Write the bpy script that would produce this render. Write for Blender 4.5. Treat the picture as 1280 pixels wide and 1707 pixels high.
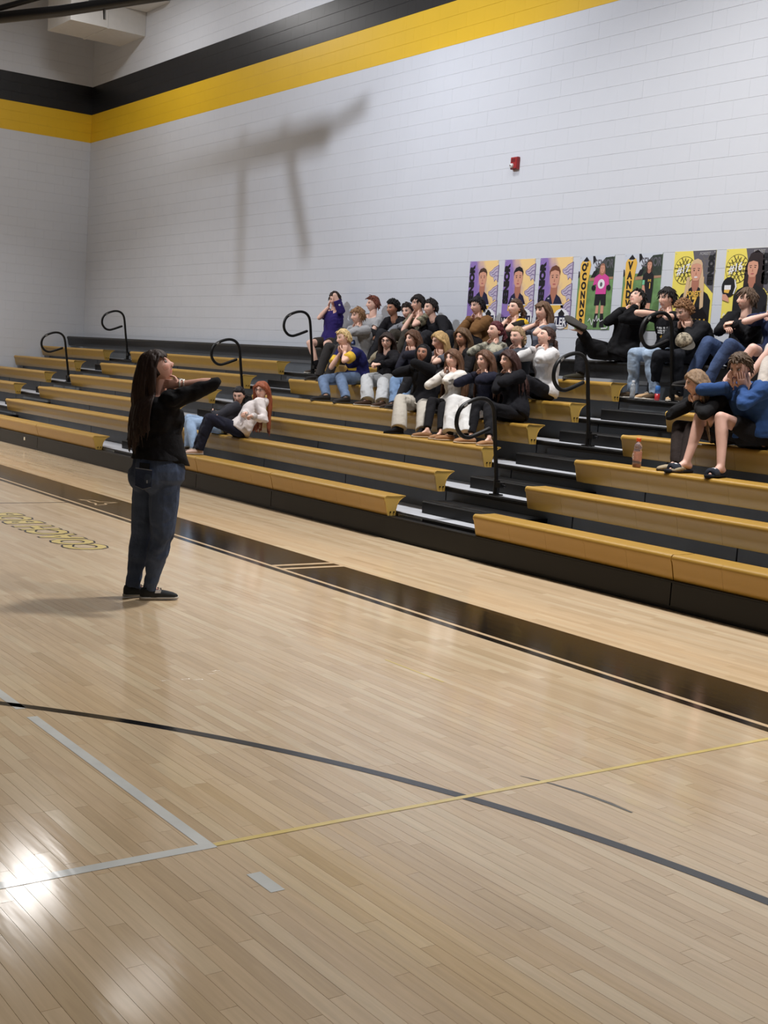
import bpy, bmesh, math, random
import numpy as np
from mathutils import Vector, Matrix

scene = bpy.context.scene
for o in list(bpy.data.objects):
    bpy.data.objects.remove(o)

# ---------------------------------------------------------------- camera
IMG_W, IMG_H = 1280, 1707
FOCAL_PX = 2083.3
CAM_H = 1.69
YAW, PITCH, ROLL = 2.51091492, -0.114251088, 0.0651955137
cam_data = bpy.data.cameras.new('camera')
cam = bpy.data.objects.new('camera', cam_data)
scene.collection.objects.link(cam)
scene.camera = cam
cam_data.sensor_fit = 'VERTICAL'
cam_data.sensor_height = 36.0
cam_data.lens = FOCAL_PX / IMG_H * 36.0
cam_data.clip_end = 200
_f = Vector((math.cos(PITCH)*math.cos(YAW), math.cos(PITCH)*math.sin(YAW), math.sin(PITCH)))
_r = Vector((math.sin(YAW), -math.cos(YAW), 0))
_u = _r.cross(_f)
_r2 = _r*math.cos(ROLL) + _u*math.sin(ROLL)
_u2 = -_r*math.sin(ROLL) + _u*math.cos(ROLL)
_m = Matrix((_r2, _u2, -_f)).transposed().to_4x4()
_m.translation = Vector((0, 0, CAM_H))
cam.matrix_world = _m

# ---------------------------------------------------------------- world (dim grey light of the rest of the gym)
world = bpy.data.worlds.new('world'); scene.world = world
world.use_nodes = True
bg = world.node_tree.nodes['Background']
bg.inputs[0].default_value = (0.90, 0.95, 1.0, 1)
bg.inputs[1].default_value = 0.04

scene.view_settings.view_transform = 'Standard'
scene.view_settings.look = 'None'
scene.view_settings.exposure = 0.12
scene.view_settings.gamma = 1.0
scene.view_settings.use_curve_mapping = False

# ---------------------------------------------------------------- ceiling lamps (x, y, z, watts)
LAMP_Z = 9.0
LAMPS = [(-23.2, 8.75, 110, 0), (-18.3, 8.9, 14, 0), (-13.4, 7.9, 130, 2), (-8.2, 7.9, 340, 2), (-3.2, 7.9, 215, 2),
         (-22.3, 4.0, 540, 2), (-4.5, 2.0, 10, 2)]  # first lamp here is added to brighten the far left walls and floor

# one flood lamp under the ceiling aimed at the bleacher wall: position, aim, watts
FLOOD = ((-15.0, 1.0, 8.9), (-14.9, 11.4, 6.0), 180)
FLOOD_COL = (0.93, 0.97, 1.06)
LAMP_COL = (1.0, 0.98, 0.965)

def sr(c):
    """sRGB 0-255 to linear"""
    out = []
    for v in c[:3]:
        v = v/255.0
        out.append(v/12.92 if v <= 0.04045 else ((v+0.055)/1.055)**2.4)
    return tuple(out)

# ---------------------------------------------------------------- materials
MATS = {}
def material(name, rgb, rough=0.6, metal=0.0, noise=0.0, nscale=8.0, bump=0.0, bscale=60.0, spec=0.5, alpha=None, emit=0.0,
             paint=False, stretch=None, transmission=0.0):
    key = name
    if key in MATS: return MATS[key]
    m = bpy.data.materials.new(name); m.use_nodes = True
    nt = m.node_tree; b = nt.nodes['Principled BSDF']
    c = sr(rgb)
    b.inputs['Base Color'].default_value = (*c, 1)
    b.inputs['Roughness'].default_value = rough
    b.inputs['Metallic'].default_value = metal
    b.inputs['Specular IOR Level'].default_value = spec
    if transmission: b.inputs['Transmission Weight'].default_value = transmission
    if emit:
        b.inputs['Emission Color'].default_value = (*c, 1); b.inputs['Emission Strength'].default_value = emit
    N = nt.nodes; K = nt.links
    co = N.new('ShaderNodeTexCoord')
    src = co.outputs['Object']
    if stretch:
        mp = N.new('ShaderNodeMapping'); mp.inputs['Scale'].default_value = stretch
        K.new(src, mp.inputs[0]); src = mp.outputs[0]
    col = None
    if noise:
        n = N.new('ShaderNodeTexNoise'); n.inputs['Scale'].default_value = nscale; n.inputs['Detail'].default_value = 5
        K.new(src, n.inputs['Vector'])
        mr = N.new('ShaderNodeMapRange'); mr.inputs['From Min'].default_value = 0.3; mr.inputs['From Max'].default_value = 0.7
        mr.inputs['To Min'].default_value = 1-noise; mr.inputs['To Max'].default_value = 1+noise
        K.new(n.outputs['Fac'], mr.inputs['Value'])
        mx = N.new('ShaderNodeMix'); mx.data_type = 'RGBA'; mx.blend_type = 'MULTIPLY'; mx.inputs['Factor'].default_value = 1
        mx.inputs['A'].default_value = (*c, 1); K.new(mr.outputs[0], mx.inputs['B'])
        col = mx.outputs['Result']
    if paint:
        at = N.new('ShaderNodeAttribute'); at.attribute_name = 'paint'
        mx = N.new('ShaderNodeMix'); mx.data_type = 'RGBA'
        K.new(at.outputs['Alpha'], mx.inputs['Factor'])
        if col: K.new(col, mx.inputs['A'])
        else: mx.inputs['A'].default_value = (*c, 1)
        K.new(at.outputs['Color'], mx.inputs['B']); col = mx.outputs['Result']
    if col: K.new(col, b.inputs['Base Color'])
    if bump:
        n = N.new('ShaderNodeTexNoise'); n.inputs['Scale'].default_value = bscale; n.inputs['Detail'].default_value = 4
        K.new(src, n.inputs['Vector'])
        bp = N.new('ShaderNodeBump'); bp.inputs['Strength'].default_value = bump; bp.inputs['Distance'].default_value = 0.01
        K.new(n.outputs['Fac'], bp.inputs['Height']); K.new(bp.outputs[0], b.inputs['Normal'])
    MATS[key] = m
    return m

def camo_material(name, cols, scale=14):
    if name in MATS: return MATS[name]
    m = bpy.data.materials.new(name); m.use_nodes = True
    nt = m.node_tree; b = nt.nodes['Principled BSDF']; b.inputs['Roughness'].default_value = 0.9
    co = nt.nodes.new('ShaderNodeTexCoord'); n = nt.nodes.new('ShaderNodeTexNoise'); n.inputs['Scale'].default_value = scale
    n.inputs['Detail'].default_value = 3
    r = nt.nodes.new('ShaderNodeValToRGB'); r.color_ramp.interpolation = 'CONSTANT'
    els = r.color_ramp.elements
    els[0].position = 0; els[0].color = (*sr(cols[0]), 1); els[1].position = 0.44; els[1].color = (*sr(cols[1]), 1)
    e = els.new(0.54); e.color = (*sr(cols[2]), 1)
    nt.links.new(co.outputs['Object'], n.inputs['Vector']); nt.links.new(n.outputs['Fac'], r.inputs[0])
    nt.links.new(r.outputs[0], b.inputs['Base Color'])
    MATS[name] = m
    return m

def wood_material(name, source):
    """maple strip flooring; source: 'object' (random per object), 'attr' (plank_random on faces), 'cell' (procedural strips)"""
    m = bpy.data.materials.new(name); m.use_nodes = True
    nt = m.node_tree; N = nt.nodes; K = nt.links; b = N['Principled BSDF']
    geo = N.new('ShaderNodeNewGeometry')
    pos = geo.outputs['Position']
    if source == 'object':
        oi = N.new('ShaderNodeObjectInfo'); rnd = oi.outputs['Random']
    elif source == 'attr':
        at = N.new('ShaderNodeAttribute'); at.attribute_name = 'plank_random'; rnd = at.outputs['Fac']
    else:
        sx = N.new('ShaderNodeSeparateXYZ'); K.new(pos, sx.inputs[0])
        d = N.new('ShaderNodeMath'); d.operation = 'DIVIDE'; d.inputs[1].default_value = 0.0571; K.new(sx.outputs['Y'], d.inputs[0])
        fl = N.new('ShaderNodeMath'); fl.operation = 'FLOOR'; K.new(d.outputs[0], fl.inputs[0])
        w1 = N.new('ShaderNodeTexWhiteNoise'); w1.noise_dimensions = '1D'; K.new(fl.outputs[0], w1.inputs['W'])
        d2 = N.new('ShaderNodeMath'); d2.operation = 'DIVIDE'; d2.inputs[1].default_value = 0.85; K.new(sx.outputs['X'], d2.inputs[0])
        ad = N.new('ShaderNodeMath'); ad.operation = 'MULTIPLY_ADD'; ad.inputs[1].default_value = 7.0
        K.new(w1.outputs['Value'], ad.inputs[0]); K.new(d2.outputs[0], ad.inputs[2])
        f2 = N.new('ShaderNodeMath'); f2.operation = 'FLOOR'; K.new(ad.outputs[0], f2.inputs[0])
        cb = N.new('ShaderNodeCombineXYZ'); K.new(fl.outputs[0], cb.inputs[0]); K.new(f2.outputs[0], cb.inputs[1])
        w2 = N.new('ShaderNodeTexWhiteNoise'); w2.noise_dimensions = '2D'; K.new(cb.outputs[0], w2.inputs['Vector'])
        rnd = w2.outputs['Value']
    r = N.new('ShaderNodeValToRGB'); els = r.color_ramp.elements
    els[0].position = 0.0; els[0].color = (*sr((198, 173, 138)), 1)
    els[1].position = 1.0; els[1].color = (*sr((217, 196, 163)), 1)
    e = els.new(0.12); e.color = (*sr((206, 180, 146)), 1)
    e = els.new(0.5); e.color = (*sr((210, 185, 151)), 1)
    e = els.new(0.75); e.color = (*sr((213, 189, 156)), 1)
    K.new(rnd, r.inputs[0])
    # grain along x, offset per plank
    cb = N.new('ShaderNodeCombineXYZ'); ml = N.new('ShaderNodeMath'); ml.operation = 'MULTIPLY'; ml.inputs[1].default_value = 37.0
    K.new(rnd, ml.inputs[0]); K.new(ml.outputs[0], cb.inputs[2])
    va = N.new('ShaderNodeVectorMath'); va.operation = 'ADD'; K.new(pos, va.inputs[0]); K.new(cb.outputs[0], va.inputs[1])
    mp = N.new('ShaderNodeMapping'); mp.inputs['Scale'].default_value = (1.6, 26, 1); K.new(va.outputs[0], mp.inputs[0])
    n = N.new('ShaderNodeTexNoise'); n.inputs['Scale'].default_value = 2.0; n.inputs['Detail'].default_value = 6; n.inputs['Distortion'].default_value = 0.6
    K.new(mp.outputs[0], n.inputs['Vector'])
    mr = N.new('ShaderNodeMapRange'); mr.inputs['From Min'].default_value = 0.3; mr.inputs['From Max'].default_value = 0.7
    mr.inputs['To Min'].default_value = 0.92; mr.inputs['To Max'].default_value = 1.06; K.new(n.outputs['Fac'], mr.inputs['Value'])
    n2 = N.new('ShaderNodeTexNoise'); n2.inputs['Scale'].default_value = 1.3; n2.inputs['Detail'].default_value = 3; K.new(va.outputs[0], n2.inputs['Vector'])
    mr2 = N.new('ShaderNodeMapRange'); mr2.inputs['From Min'].default_value = 0.3; mr2.inputs['From Max'].default_value = 0.7
    mr2.inputs['To Min'].default_value = 0.95; mr2.inputs['To Max'].default_value = 1.04; K.new(n2.outputs['Fac'], mr2.inputs['Value'])
    m1 = N.new('ShaderNodeMath'); m1.operation = 'MULTIPLY'; K.new(mr.outputs[0], m1.inputs[0]); K.new(mr2.outputs[0], m1.inputs[1])
    mx = N.new('ShaderNodeMix'); mx.data_type = 'RGBA'; mx.blend_type = 'MULTIPLY'; mx.inputs['Factor'].default_value = 1
    K.new(r.outputs[0], mx.inputs['A']); K.new(m1.outputs[0], mx.inputs['B']); K.new(mx.outputs['Result'], b.inputs['Base Color'])
    floor_gloss(nt, b)
    return m

def floor_gloss(nt, b):
    N = nt.nodes; K = nt.links
    geo = N.new('ShaderNodeNewGeometry')
    n = N.new('ShaderNodeTexNoise'); n.inputs['Scale'].default_value = 0.9; n.inputs['Detail'].default_value = 4
    K.new(geo.outputs['Position'], n.inputs['Vector'])
    mr = N.new('ShaderNodeMapRange'); mr.inputs['To Min'].default_value = 0.09; mr.inputs['To Max'].default_value = 0.16
    K.new(n.outputs['Fac'], mr.inputs['Value']); K.new(mr.outputs[0], b.inputs['Roughness'])
    b.inputs['Specular IOR Level'].default_value = 0.5
    mp = N.new('ShaderNodeMapping'); mp.inputs['Scale'].default_value = (2.5, 17, 1); K.new(geo.outputs['Position'], mp.inputs[0])
    n2 = N.new('ShaderNodeTexNoise'); n2.inputs['Scale'].default_value = 1.0; n2.inputs['Detail'].default_value = 2; K.new(mp.outputs[0], n2.inputs['Vector'])
    bp = N.new('ShaderNodeBump'); bp.inputs['Strength'].default_value = 0.028; bp.inputs['Distance'].default_value = 0.02
    K.new(n2.outputs['Fac'], bp.inputs['Height']); K.new(bp.outputs[0], b.inputs['Normal'])

def gloss_paint(name, rgb):
    m = material(name, rgb, rough=0.2, noise=0.08, nscale=6)
    if not m.get('glossed'):
        floor_gloss(m.node_tree, m.node_tree.nodes['Principled BSDF']); m['glossed'] = 1
    return m

# ---------------------------------------------------------------- mesh collecting helpers
COL = scene.collection
class MB:
    def __init__(self): self.v = []; self.f = []; self.n = 0
    def add(self, V, F):
        V = np.asarray(V, float).reshape(-1, 3)
        self.v.append(V); n = self.n
        self.f.extend([tuple(i+n for i in q) for q in F]); self.n += len(V)
        return self
    def box(self, lo, hi):
        x0, y0, z0 = lo; x1, y1, z1 = hi
        return self.add([(x0,y0,z0),(x1,y0,z0),(x1,y1,z0),(x0,y1,z0),(x0,y0,z1),(x1,y0,z1),(x1,y1,z1),(x0,y1,z1)],
                 [(0,3,2,1),(4,5,6,7),(0,1,5,4),(1,2,6,5),(2,3,7,6),(3,0,4,7)])
    def loft(self, rings, caps=True, closed=True):
        m = len(rings[0]); V = np.concatenate([np.asarray(r, float) for r in rings]); F = []
        for i in range(len(rings)-1):
            for j in range(m if closed else m-1):
                k = (j+1) % m
                F.append((i*m+j, i*m+k, (i+1)*m+k, (i+1)*m+j))
        if caps:
            c0 = V[:m].mean(0); c1 = V[-m:].mean(0); a = len(V)
            V = np.concatenate([V, [c0, c1]])
            for j in range(m):
                k = (j+1) % m
                F.append((a, k, j)); F.append((a+1, (len(rings)-1)*m+j, (len(rings)-1)*m+k))
        return self.add(V, F)
    def tube(self, pts, rad, seg=8, caps=True, round_=False, flat=1.0, up=None):
        P = [np.asarray(p, float) for p in pts]
        R = list(rad) if hasattr(rad, '__len__') else [rad]*len(P)
        if round_:
            d0 = P[0]-P[1]; d0 = d0/(np.linalg.norm(d0)+1e-9); d1 = P[-1]-P[-2]; d1 = d1/(np.linalg.norm(d1)+1e-9)
            A = [P[0]+d0*R[0]*a for a in (0.95, 0.75, 0.4)]; RA = [R[0]*b for b in (0.3, 0.66, 0.92)]
            B = [P[-1]+d1*R[-1]*a for a in (0.4, 0.75, 0.95)]; RB = [R[-1]*b for b in (0.92, 0.66, 0.3)]
            P = A+P+B; R = RA+R+RB
        T = []
        for i in range(len(P)):
            a = P[max(i-1, 0)]; b = P[min(i+1, len(P)-1)]; t = b-a; T.append(t/(np.linalg.norm(t)+1e-9))
        ref = np.array(up, float) if up is not None else (np.array([0,0,1.]) if abs(T[0][2]) < .9 else np.array([1.,0,0]))
        x = ref-T[0]*(ref@T[0]); x /= np.linalg.norm(x)+1e-9
        rings = []; an = np.arange(seg)*2*np.pi/seg
        for p, r, t in zip(P, R, T):
            x = x-t*(x@t); x /= np.linalg.norm(x)+1e-9; y = np.cross(t, x)
            rings.append(p+r*(np.cos(an)[:, None]*x*flat+np.sin(an)[:, None]*y))
        return self.loft(rings, caps)
    def ell(self, c, ax, nu=12, nv=8):
        c = np.asarray(c, float); a, b, d = [np.asarray(q, float) for q in ax]
        an = np.arange(nu)*2*np.pi/nu; rings = []
        for i in range(1, nv):
            th = math.pi*i/nv
            rings.append(c-d*math.cos(th)+math.sin(th)*(np.cos(an)[:, None]*a+np.sin(an)[:, None]*b))
        m = nu; V = np.concatenate(rings+[[c-d, c+d]]); F = []
        for i in range(len(rings)-1):
            for j in range(m):
                k = (j+1) % m; F.append((i*m+j, i*m+k, (i+1)*m+k, (i+1)*m+j))
        a0 = len(V)-2
        for j in range(m):
            k = (j+1) % m; F.append((a0, k, j)); F.append((a0+1, (len(rings)-1)*m+j, (len(rings)-1)*m+k))
        return self.add(V, F)
    def prism(self, poly, axis, lo, hi):
        """polygon (2-d points) extruded along axis 0/1/2"""
        n = len(poly); V = []
        for h in (lo, hi):
            for a, b in poly:
                q = [a, b]; q.insert(axis, h); V.append(q)
        F = [tuple(range(n)), tuple(range(2*n-1, n-1, -1))]+[(i, (i+1) % n, n+(i+1) % n, n+i) for i in range(n)]
        return self.add(V, F)
    def verts(self): return np.concatenate(self.v) if self.v else np.zeros((0, 3))
    def mesh(self, name, origin=(0,0,0)):
        me = bpy.data.meshes.new(name)
        me.from_pydata((self.verts()-np.asarray(origin, float)).tolist(), [], self.f); me.validate(); 
        return me
    def build(self, name, mat=None, parent=None, origin=(0,0,0), smooth=False, loc=None):
        me = self.mesh(name, origin)
        if smooth: me.polygons.foreach_set('use_smooth', [True]*len(me.polygons))
        fix_normals(me)
        o = bpy.data.objects.new(name, me); COL.objects.link(o)
        if mat: me.materials.append(mat)
        if parent: o.parent = parent
        if loc is not None: o.location = loc
        return o
def fix_normals(me):
    bm = bmesh.new(); bm.from_mesh(me); bmesh.ops.recalc_face_normals(bm, faces=bm.faces[:]); bm.to_mesh(me); bm.free()
def linkobj(name, me, parent=None, loc=(0,0,0)):
    o = bpy.data.objects.new(name, me); COL.objects.link(o); o.location = loc
    if parent: o.parent = parent
    return o
def empty(name, loc, label=None, cat=None, group=None):
    o = bpy.data.objects.new(name, None); COL.objects.link(o); o.location = loc; o.empty_display_size = 0.1
    return tag(o, label, cat, group)
def tag(o, label=None, cat=None, group=None, kind=None):
    if label: o['label'] = label
    if cat: o['category'] = cat
    if group: o['group'] = group
    if kind: o['kind'] = kind
    return o

def text_mesh(s, size, bold=0.0, spacing=1.0, align='LEFT', extrude=0.0, shear=0.0):
    cu = bpy.data.curves.new('lettering', 'FONT'); cu.body = s; cu.size = size; cu.offset = bold; cu.space_character = spacing
    cu.align_x = align; cu.extrude = extrude; cu.shear = shear; cu.resolution_u = 3; cu.fill_mode = 'FRONT'
    ob = bpy.data.objects.new('lettering', cu); COL.objects.link(ob)
    dg = bpy.context.evaluated_depsgraph_get()
    me = bpy.data.meshes.new_from_object(ob.evaluated_get(dg))
    bpy.data.objects.remove(ob); bpy.data.curves.remove(cu)
    return me

# ---------------------------------------------------------------- setting materials
M_GOLD = material('gold_seat_plastic', (168, 131, 58), rough=0.34, spec=0.45, noise=0.05, nscale=3, bump=0.05, bscale=220)
M_GOLDCAP = material('gold_cap_plastic', (188, 154, 76), rough=0.4, noise=0.04)
M_BLACKP = material('black_seat_plastic', (28, 27, 26), rough=0.42, noise=0.08, nscale=4)
M_BLACKM = material('black_steel', (10, 10, 11), rough=0.42, spec=0.3, noise=0.1, nscale=9)
M_DECK = material('grey_deck_board', (188, 191, 198), rough=0.33, noise=0.08, nscale=5)
M_RISER = material('dark_grey_riser', (96, 100, 104), rough=0.36, noise=0.12, nscale=3)
M_SKIRT = material('charcoal_skirt_panel', (27, 26, 25), spec=0.3, rough=0.5, noise=0.1, nscale=4)
M_SILVER = material('brushed_aluminium', (170, 172, 172), rough=0.35, metal=0.8, noise=0.1)
M_WHITEW = material('white_block_paint', (202, 206, 214), rough=0.42, noise=0.02, nscale=1.2, bump=0.1, bscale=70, spec=0.4)
M_YELLOWW = material('yellow_block_paint', (220, 178, 32), rough=0.42, noise=0.03, nscale=1.2, bump=0.1, bscale=70)
M_BLACKW = material('black_block_paint', (22, 22, 25), rough=0.36, noise=0.05, nscale=1.2, bump=0.1, bscale=70)
M_MORTAR = material('painted_joint', (196, 198, 203), rough=0.6, noise=0.03)
M_CEIL = material('ceiling_deck_paint', (150, 150, 150), rough=0.8, noise=0.05)
M_DUCT = material('white_duct_paint', (205, 204, 202), rough=0.5, noise=0.03)

# ================================================================ room shell
WALL_Y, END_X = 11.4, -27.86
COURSE, C0 = 0.2059, 0.172
def course_mat(k): return M_BLACKW if 33 <= k < 36 else (M_YELLOWW if 30 <= k < 33 else M_WHITEW)
JOINTS = [-15.85, -9.93]

mb = MB(); mb.box((END_X-0.4, WALL_Y+0.008, 0), (3, WALL_Y+0.4, 10.0))
wall_r = tag(mb.build('wall_right', M_MORTAR), kind='structure')
mb = MB(); mb.box((END_X-0.4, -9, 0), (END_X-0.008, WALL_Y+0.008, 10.0))
wall_l = tag(mb.build('wall_left', M_MORTAR), kind='structure')
mb = MB(); mb.box((END_X-0.4, -9, 10.0), (3, WALL_Y+0.4, 10.2))
tag(mb.build('ceiling', M_CEIL), kind='structure')

BLOCK_RINGS = ((0.0001, 0.0008, 0.0085), (0.0001, 0.0008, 0.0010), (0.0009, 0.0036, 0.0))   # joints: deeper beds, tight heads
def block_mesh(w, h, name, mat):
    d = 0.008
    V = []
    for (i, j, y) in BLOCK_RINGS:
        V += [(i, y, j), (w-i, y, j), (w-i, y, h-j), (i, y, h-j)]
    F = [(8, 9, 10, 11)]
    for a in (0, 4):
        for j in range(4): F.append((a+j, a+(j+1) % 4, a+4+(j+1) % 4, a+4+j))
    me = bpy.data.meshes.new(name); me.from_pydata(V, [], F); fix_outward(me, (0, -1, 0)); me.materials.append(mat)
    return me
def fix_outward(me, d):
    bm = bmesh.new(); bm.from_mesh(me); bmesh.ops.recalc_face_normals(bm, faces=bm.faces[:])
    bm.faces.ensure_lookup_table()
    if bm.faces[0].normal.dot(Vector(d)) < 0: bmesh.ops.reverse_faces(bm, faces=bm.faces[:])
    bm.to_mesh(me); bm.free()

rng = random.Random(4)
blocks = []       # (x, z, w, k)
BW = 0.4118
for k in range(7, 48):
    z = C0+k*COURSE
    edges = [END_X]+JOINTS+[-2.6]
    for a, b in zip(edges[:-1], edges[1:]):
        x = a+(BW/2 if k % 2 else 0)
        if k % 2: blocks.append((a, z, BW/2, k))
        while x < b-0.03:
            w = min(BW, b-x); blocks.append((x, z, w, k)); x += w
def in_view(x, y, z):
    d = Vector((x, y, z))-Vector((0, 0, CAM_H)); w = d.dot(_f)
    if w < 0.1: return False
    px = d.dot(_r2)/w*FOCAL_PX+640; py = 853.5-d.dot(_u2)/w*FOCAL_PX
    return -20 < px < 1300 and -20 < py < 1727
vis = [b for b in blocks if b[1] > 2.1 and in_view(b[0]+b[2]/2, WALL_Y, b[1]+0.1) and b[2] > 0.15]
vis.sort(key=lambda b: -b[0]); near = set(vis[:300])
cache = {}
for b in vis[:300]:
    kk = (round(b[2], 3), course_mat(b[3]).name)
    if kk not in cache: cache[kk] = block_mesh(b[2], COURSE, 'block', course_mat(b[3]))
    linkobj('block', cache[kk], wall_r, (b[0], WALL_Y+rng.uniform(-0.0006, 0.0006), b[1]))
def rest_blocks(lst, name, parent, along_y=False):
    V = []; F = []; MI = []; mats = [M_WHITEW, M_YELLOWW, M_BLACKW]
    for (x, z, w, k) in lst:
        n = len(V); h = COURSE; mi = mats.index(course_mat(k))
        for (i, j2, y) in BLOCK_RINGS:
            for (px, pz) in ((i, j2), (w-i, j2), (w-i, h-j2), (i, h-j2)):
                V.append((END_X-y, x+px, z+pz) if along_y else (x+px, WALL_Y+y, z+pz))
        fs = [(8, 9, 10, 11)]+[(a+j, a+(j+1) % 4, a+4+(j+1) % 4, a+4+j) for a in (0, 4) for j in range(4)]
        for f in fs:
            F.append(tuple(n+i for i in f)); MI.append(mi)
    me = bpy.data.meshes.new(name); me.from_pydata(V, [], F)
    for m in mats: me.materials.append(m)
    me.polygons.foreach_set('material_index', MI)
    o = bpy.data.objects.new(name, me); COL.objects.link(o); o.parent = parent; o['kind'] = 'stuff'
    return o
rest_blocks([b for b in blocks if b not in near], 'block_courses', wall_r)
bl = []
for k in range(2, 48):
    y = WALL_Y-(BW/2 if k % 2 else 0)
    if k % 2: bl.append((y, C0+k*COURSE, BW/2, k))
    while y > 1.0:
        bl.append((y-BW, C0+k*COURSE, BW, k)); y -= BW
rest_blocks(bl, 'block_courses', wall_l, True)

# ---------------------------------------------------------------- floor: base + maple planks + paint
PW = 0.0571
PX0, PX1 = -8.2, -0.9
PY0, PY1 = PW*4, PW*80
W_FAR = wood_material('maple_strips_far', 'cell'); W_OBJ = wood_material('maple_plank', 'object'); W_ATT = wood_material('maple_plank_field', 'attr')
fx0, fx1, fy0, fy1 = END_X, 3.0, -9.0, WALL_Y+0.01
V = []; F = []
def quad(a, b, c, d):
    n = len(V); V.extend([a, b, c, d]); F.append((n, n+1, n+2, n+3))
zb = -0.006
quad((fx0,fy0,0),(fx1,fy0,0),(fx1,PY0,0),(fx0,PY0,0)); quad((fx0,PY1,0),(fx1,PY1,0),(fx1,fy1,0),(fx0,fy1,0))
quad((fx0,PY0,0),(PX0,PY0,0),(PX0,PY1,0),(fx0,PY1,0)); quad((PX1,PY0,0),(fx1,PY0,0),(fx1,PY1,0),(PX1,PY1,0))
quad((PX0,PY0,zb),(PX1,PY0,zb),(PX1,PY1,zb),(PX0,PY1,zb))
me = bpy.data.meshes.new('floor'); me.from_pydata(V, [], F); me.materials.append(W_FAR)
me.materials.append(material('dark_subfloor', (62, 48, 36), rough=0.9, noise=0.1)); me.polygons[4].material_index = 1
floor_o = tag(linkobj('floor', me), kind='structure')
planks = []
rng = random.Random(11)
r = 4
while r < 80:
    x = PX0-rng.random()*1.0
    while x < PX1:
        L = rng.choice((0.32, 0.46, 0.61, 0.76, 0.91, 1.1))
        a = max(x, PX0); b = min(x+L, PX1)
        if b-a > 0.02: planks.append((a, b, r*PW))
        x += L
    r += 1
def pl_size(p):
    cx, cy = (p[0]+p[1])/2, p[2]+PW/2
    if not in_view(cx, cy, 0): return 0
    d2 = cx*cx+cy*cy+CAM_H**2
    return (p[1]-p[0])/d2**1.2
planks.sort(key=pl_size, reverse=True)
PT = 0.0055
def plank_verts(L, tilt, g=0.0005):
    c = 0.00012; e = tilt
    lo = [(g,g,-PT),(L-g,g,-PT),(L-g,PW-g,-PT),(g,PW-g,-PT)]
    hi = [(g,g,-c-e),(L-g,g,-c-e),(L-g,PW-g,-c+e),(g,PW-g,-c+e)]
    tp = [(g+c,g+c,-e),(L-g-c,g+c,-e),(L-g-c,PW-g-c,e),(g+c,PW-g-c,e)]
    return lo+hi+tp
PF = [(8,9,10,11)]+[(a+j, a+(j+1) % 4, a+4+(j+1) % 4, a+4+j) for a in (0, 4) for j in range(4)]
pcache = {}
for (a, b, y) in planks[:300]:
    L = round(b-a, 3); t = rng.choice((-0.0002, -0.0001, 0, 0.0001, 0.0002)); kk = (L, t)
    if kk not in pcache:
        me = bpy.data.meshes.new('plank'); me.from_pydata(plank_verts(L, t), [], PF); me.materials.append(W_OBJ); pcache[kk] = me
    linkobj('plank', pcache[kk], floor_o, (a, y, 0))
V = []; F = []; AT = []
for (a, b, y) in planks[300:]:
    n = len(V); t = rng.choice((-0.0002, -0.0001, 0, 0.0001, 0.0002)); V += [(p[0]+a, p[1]+y, p[2]) for p in plank_verts(b-a, t)]
    F += [tuple(n+i for i in q) for q in PF]; AT += [rng.random()]*len(PF)
me = bpy.data.meshes.new('plank_field'); me.from_pydata(V, [], F); me.materials.append(W_ATT)
at = me.attributes.new('plank_random', 'FLOAT', 'FACE'); at.data.foreach_set('value', AT)
o = linkobj('plank_field', me, floor_o); o['kind'] = 'stuff'

P_WHITE = gloss_paint('white_court_paint', (214, 216, 212)); P_YEL = gloss_paint('yellow_court_paint', (226, 202, 128))
P_BLK = gloss_paint('black_court_paint', (18, 18, 19)); P_GREY = gloss_paint('grey_scuff', (96, 92, 82)); P_STAIN = gloss_paint('black_stained_maple', (20, 18, 16))
P_CREAM = gloss_paint('bare_maple_line', (214, 186, 150))
def strip(name, mat, polys, z=0.0011):
    """flat painted polygons on the floor"""
    m = MB()
    for p in polys: m.add([(x, y, z) for x, y in p], [tuple(range(len(p)))])
    me = m.mesh(name); fix_outward(me, (0, 0, 1)); me.materials.append(mat)
    return linkobj(name, me, floor_o)
def rect(x0, y0, x1, y1): return [(x0,y0),(x1,y0),(x1,y1),(x0,y1)]
strip('sideline_band', P_STAIN, [rect(-27.8, 5.345, 3, 5.93)])
strip('bare_line', P_CREAM, [rect(-27.8, 5.305, 3, 5.345)])
strip('border_line', P_BLK, [rect(-27.8, 5.235, 3, 5.305)])
strip('band_divider', P_CREAM, [rect(-8.86, 5.345, -8.80, 5.93), rect(-8.70, 5.345, -8.64, 5.93)], 0.0016)
strip('lane_line', P_WHITE, [rect(-8.2, 2.012, -5.56, 2.062), rect(-5.42, 2.012, -3.675, 2.062), rect(-3.725, 0.9, -3.675, 2.012)])
strip('lane_block', P_WHITE, [rect(-3.425, 2.035, -3.265, 2.088)])
strip('service_line', P_YEL, [rect(-3.712, 2.062, -3.685, 5.235)], 0.0015)
strip('tape_mark', P_YEL, [rect(-5.75, 4.27, -5.2, 4.285)])
strip('thin_cross_line', P_BLK, [rect(-13.10, 2.0, -13.07, 5.235)])
ac = np.array([-1.832, -2.113]); ring = []
for a in np.radians(np.linspace(84, 150, 80)):
    ring.append((ac+5.652*np.array([math.cos(a), math.sin(a)]), ac+5.598*np.array([math.cos(a), math.sin(a)])))
strip('arc_line', P_BLK, [[tuple(p[0]), tuple(p[1]), tuple(q[1]), tuple(q[0])] for p, q in zip(ring[:-1], ring[1:])])
th = [(-3.80,3.585),(-3.66,3.642),(-3.52,3.677),(-3.38,3.694),(-3.26,3.697)]; wd = [0.002,0.007,0.010,0.011,0.006]
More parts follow.
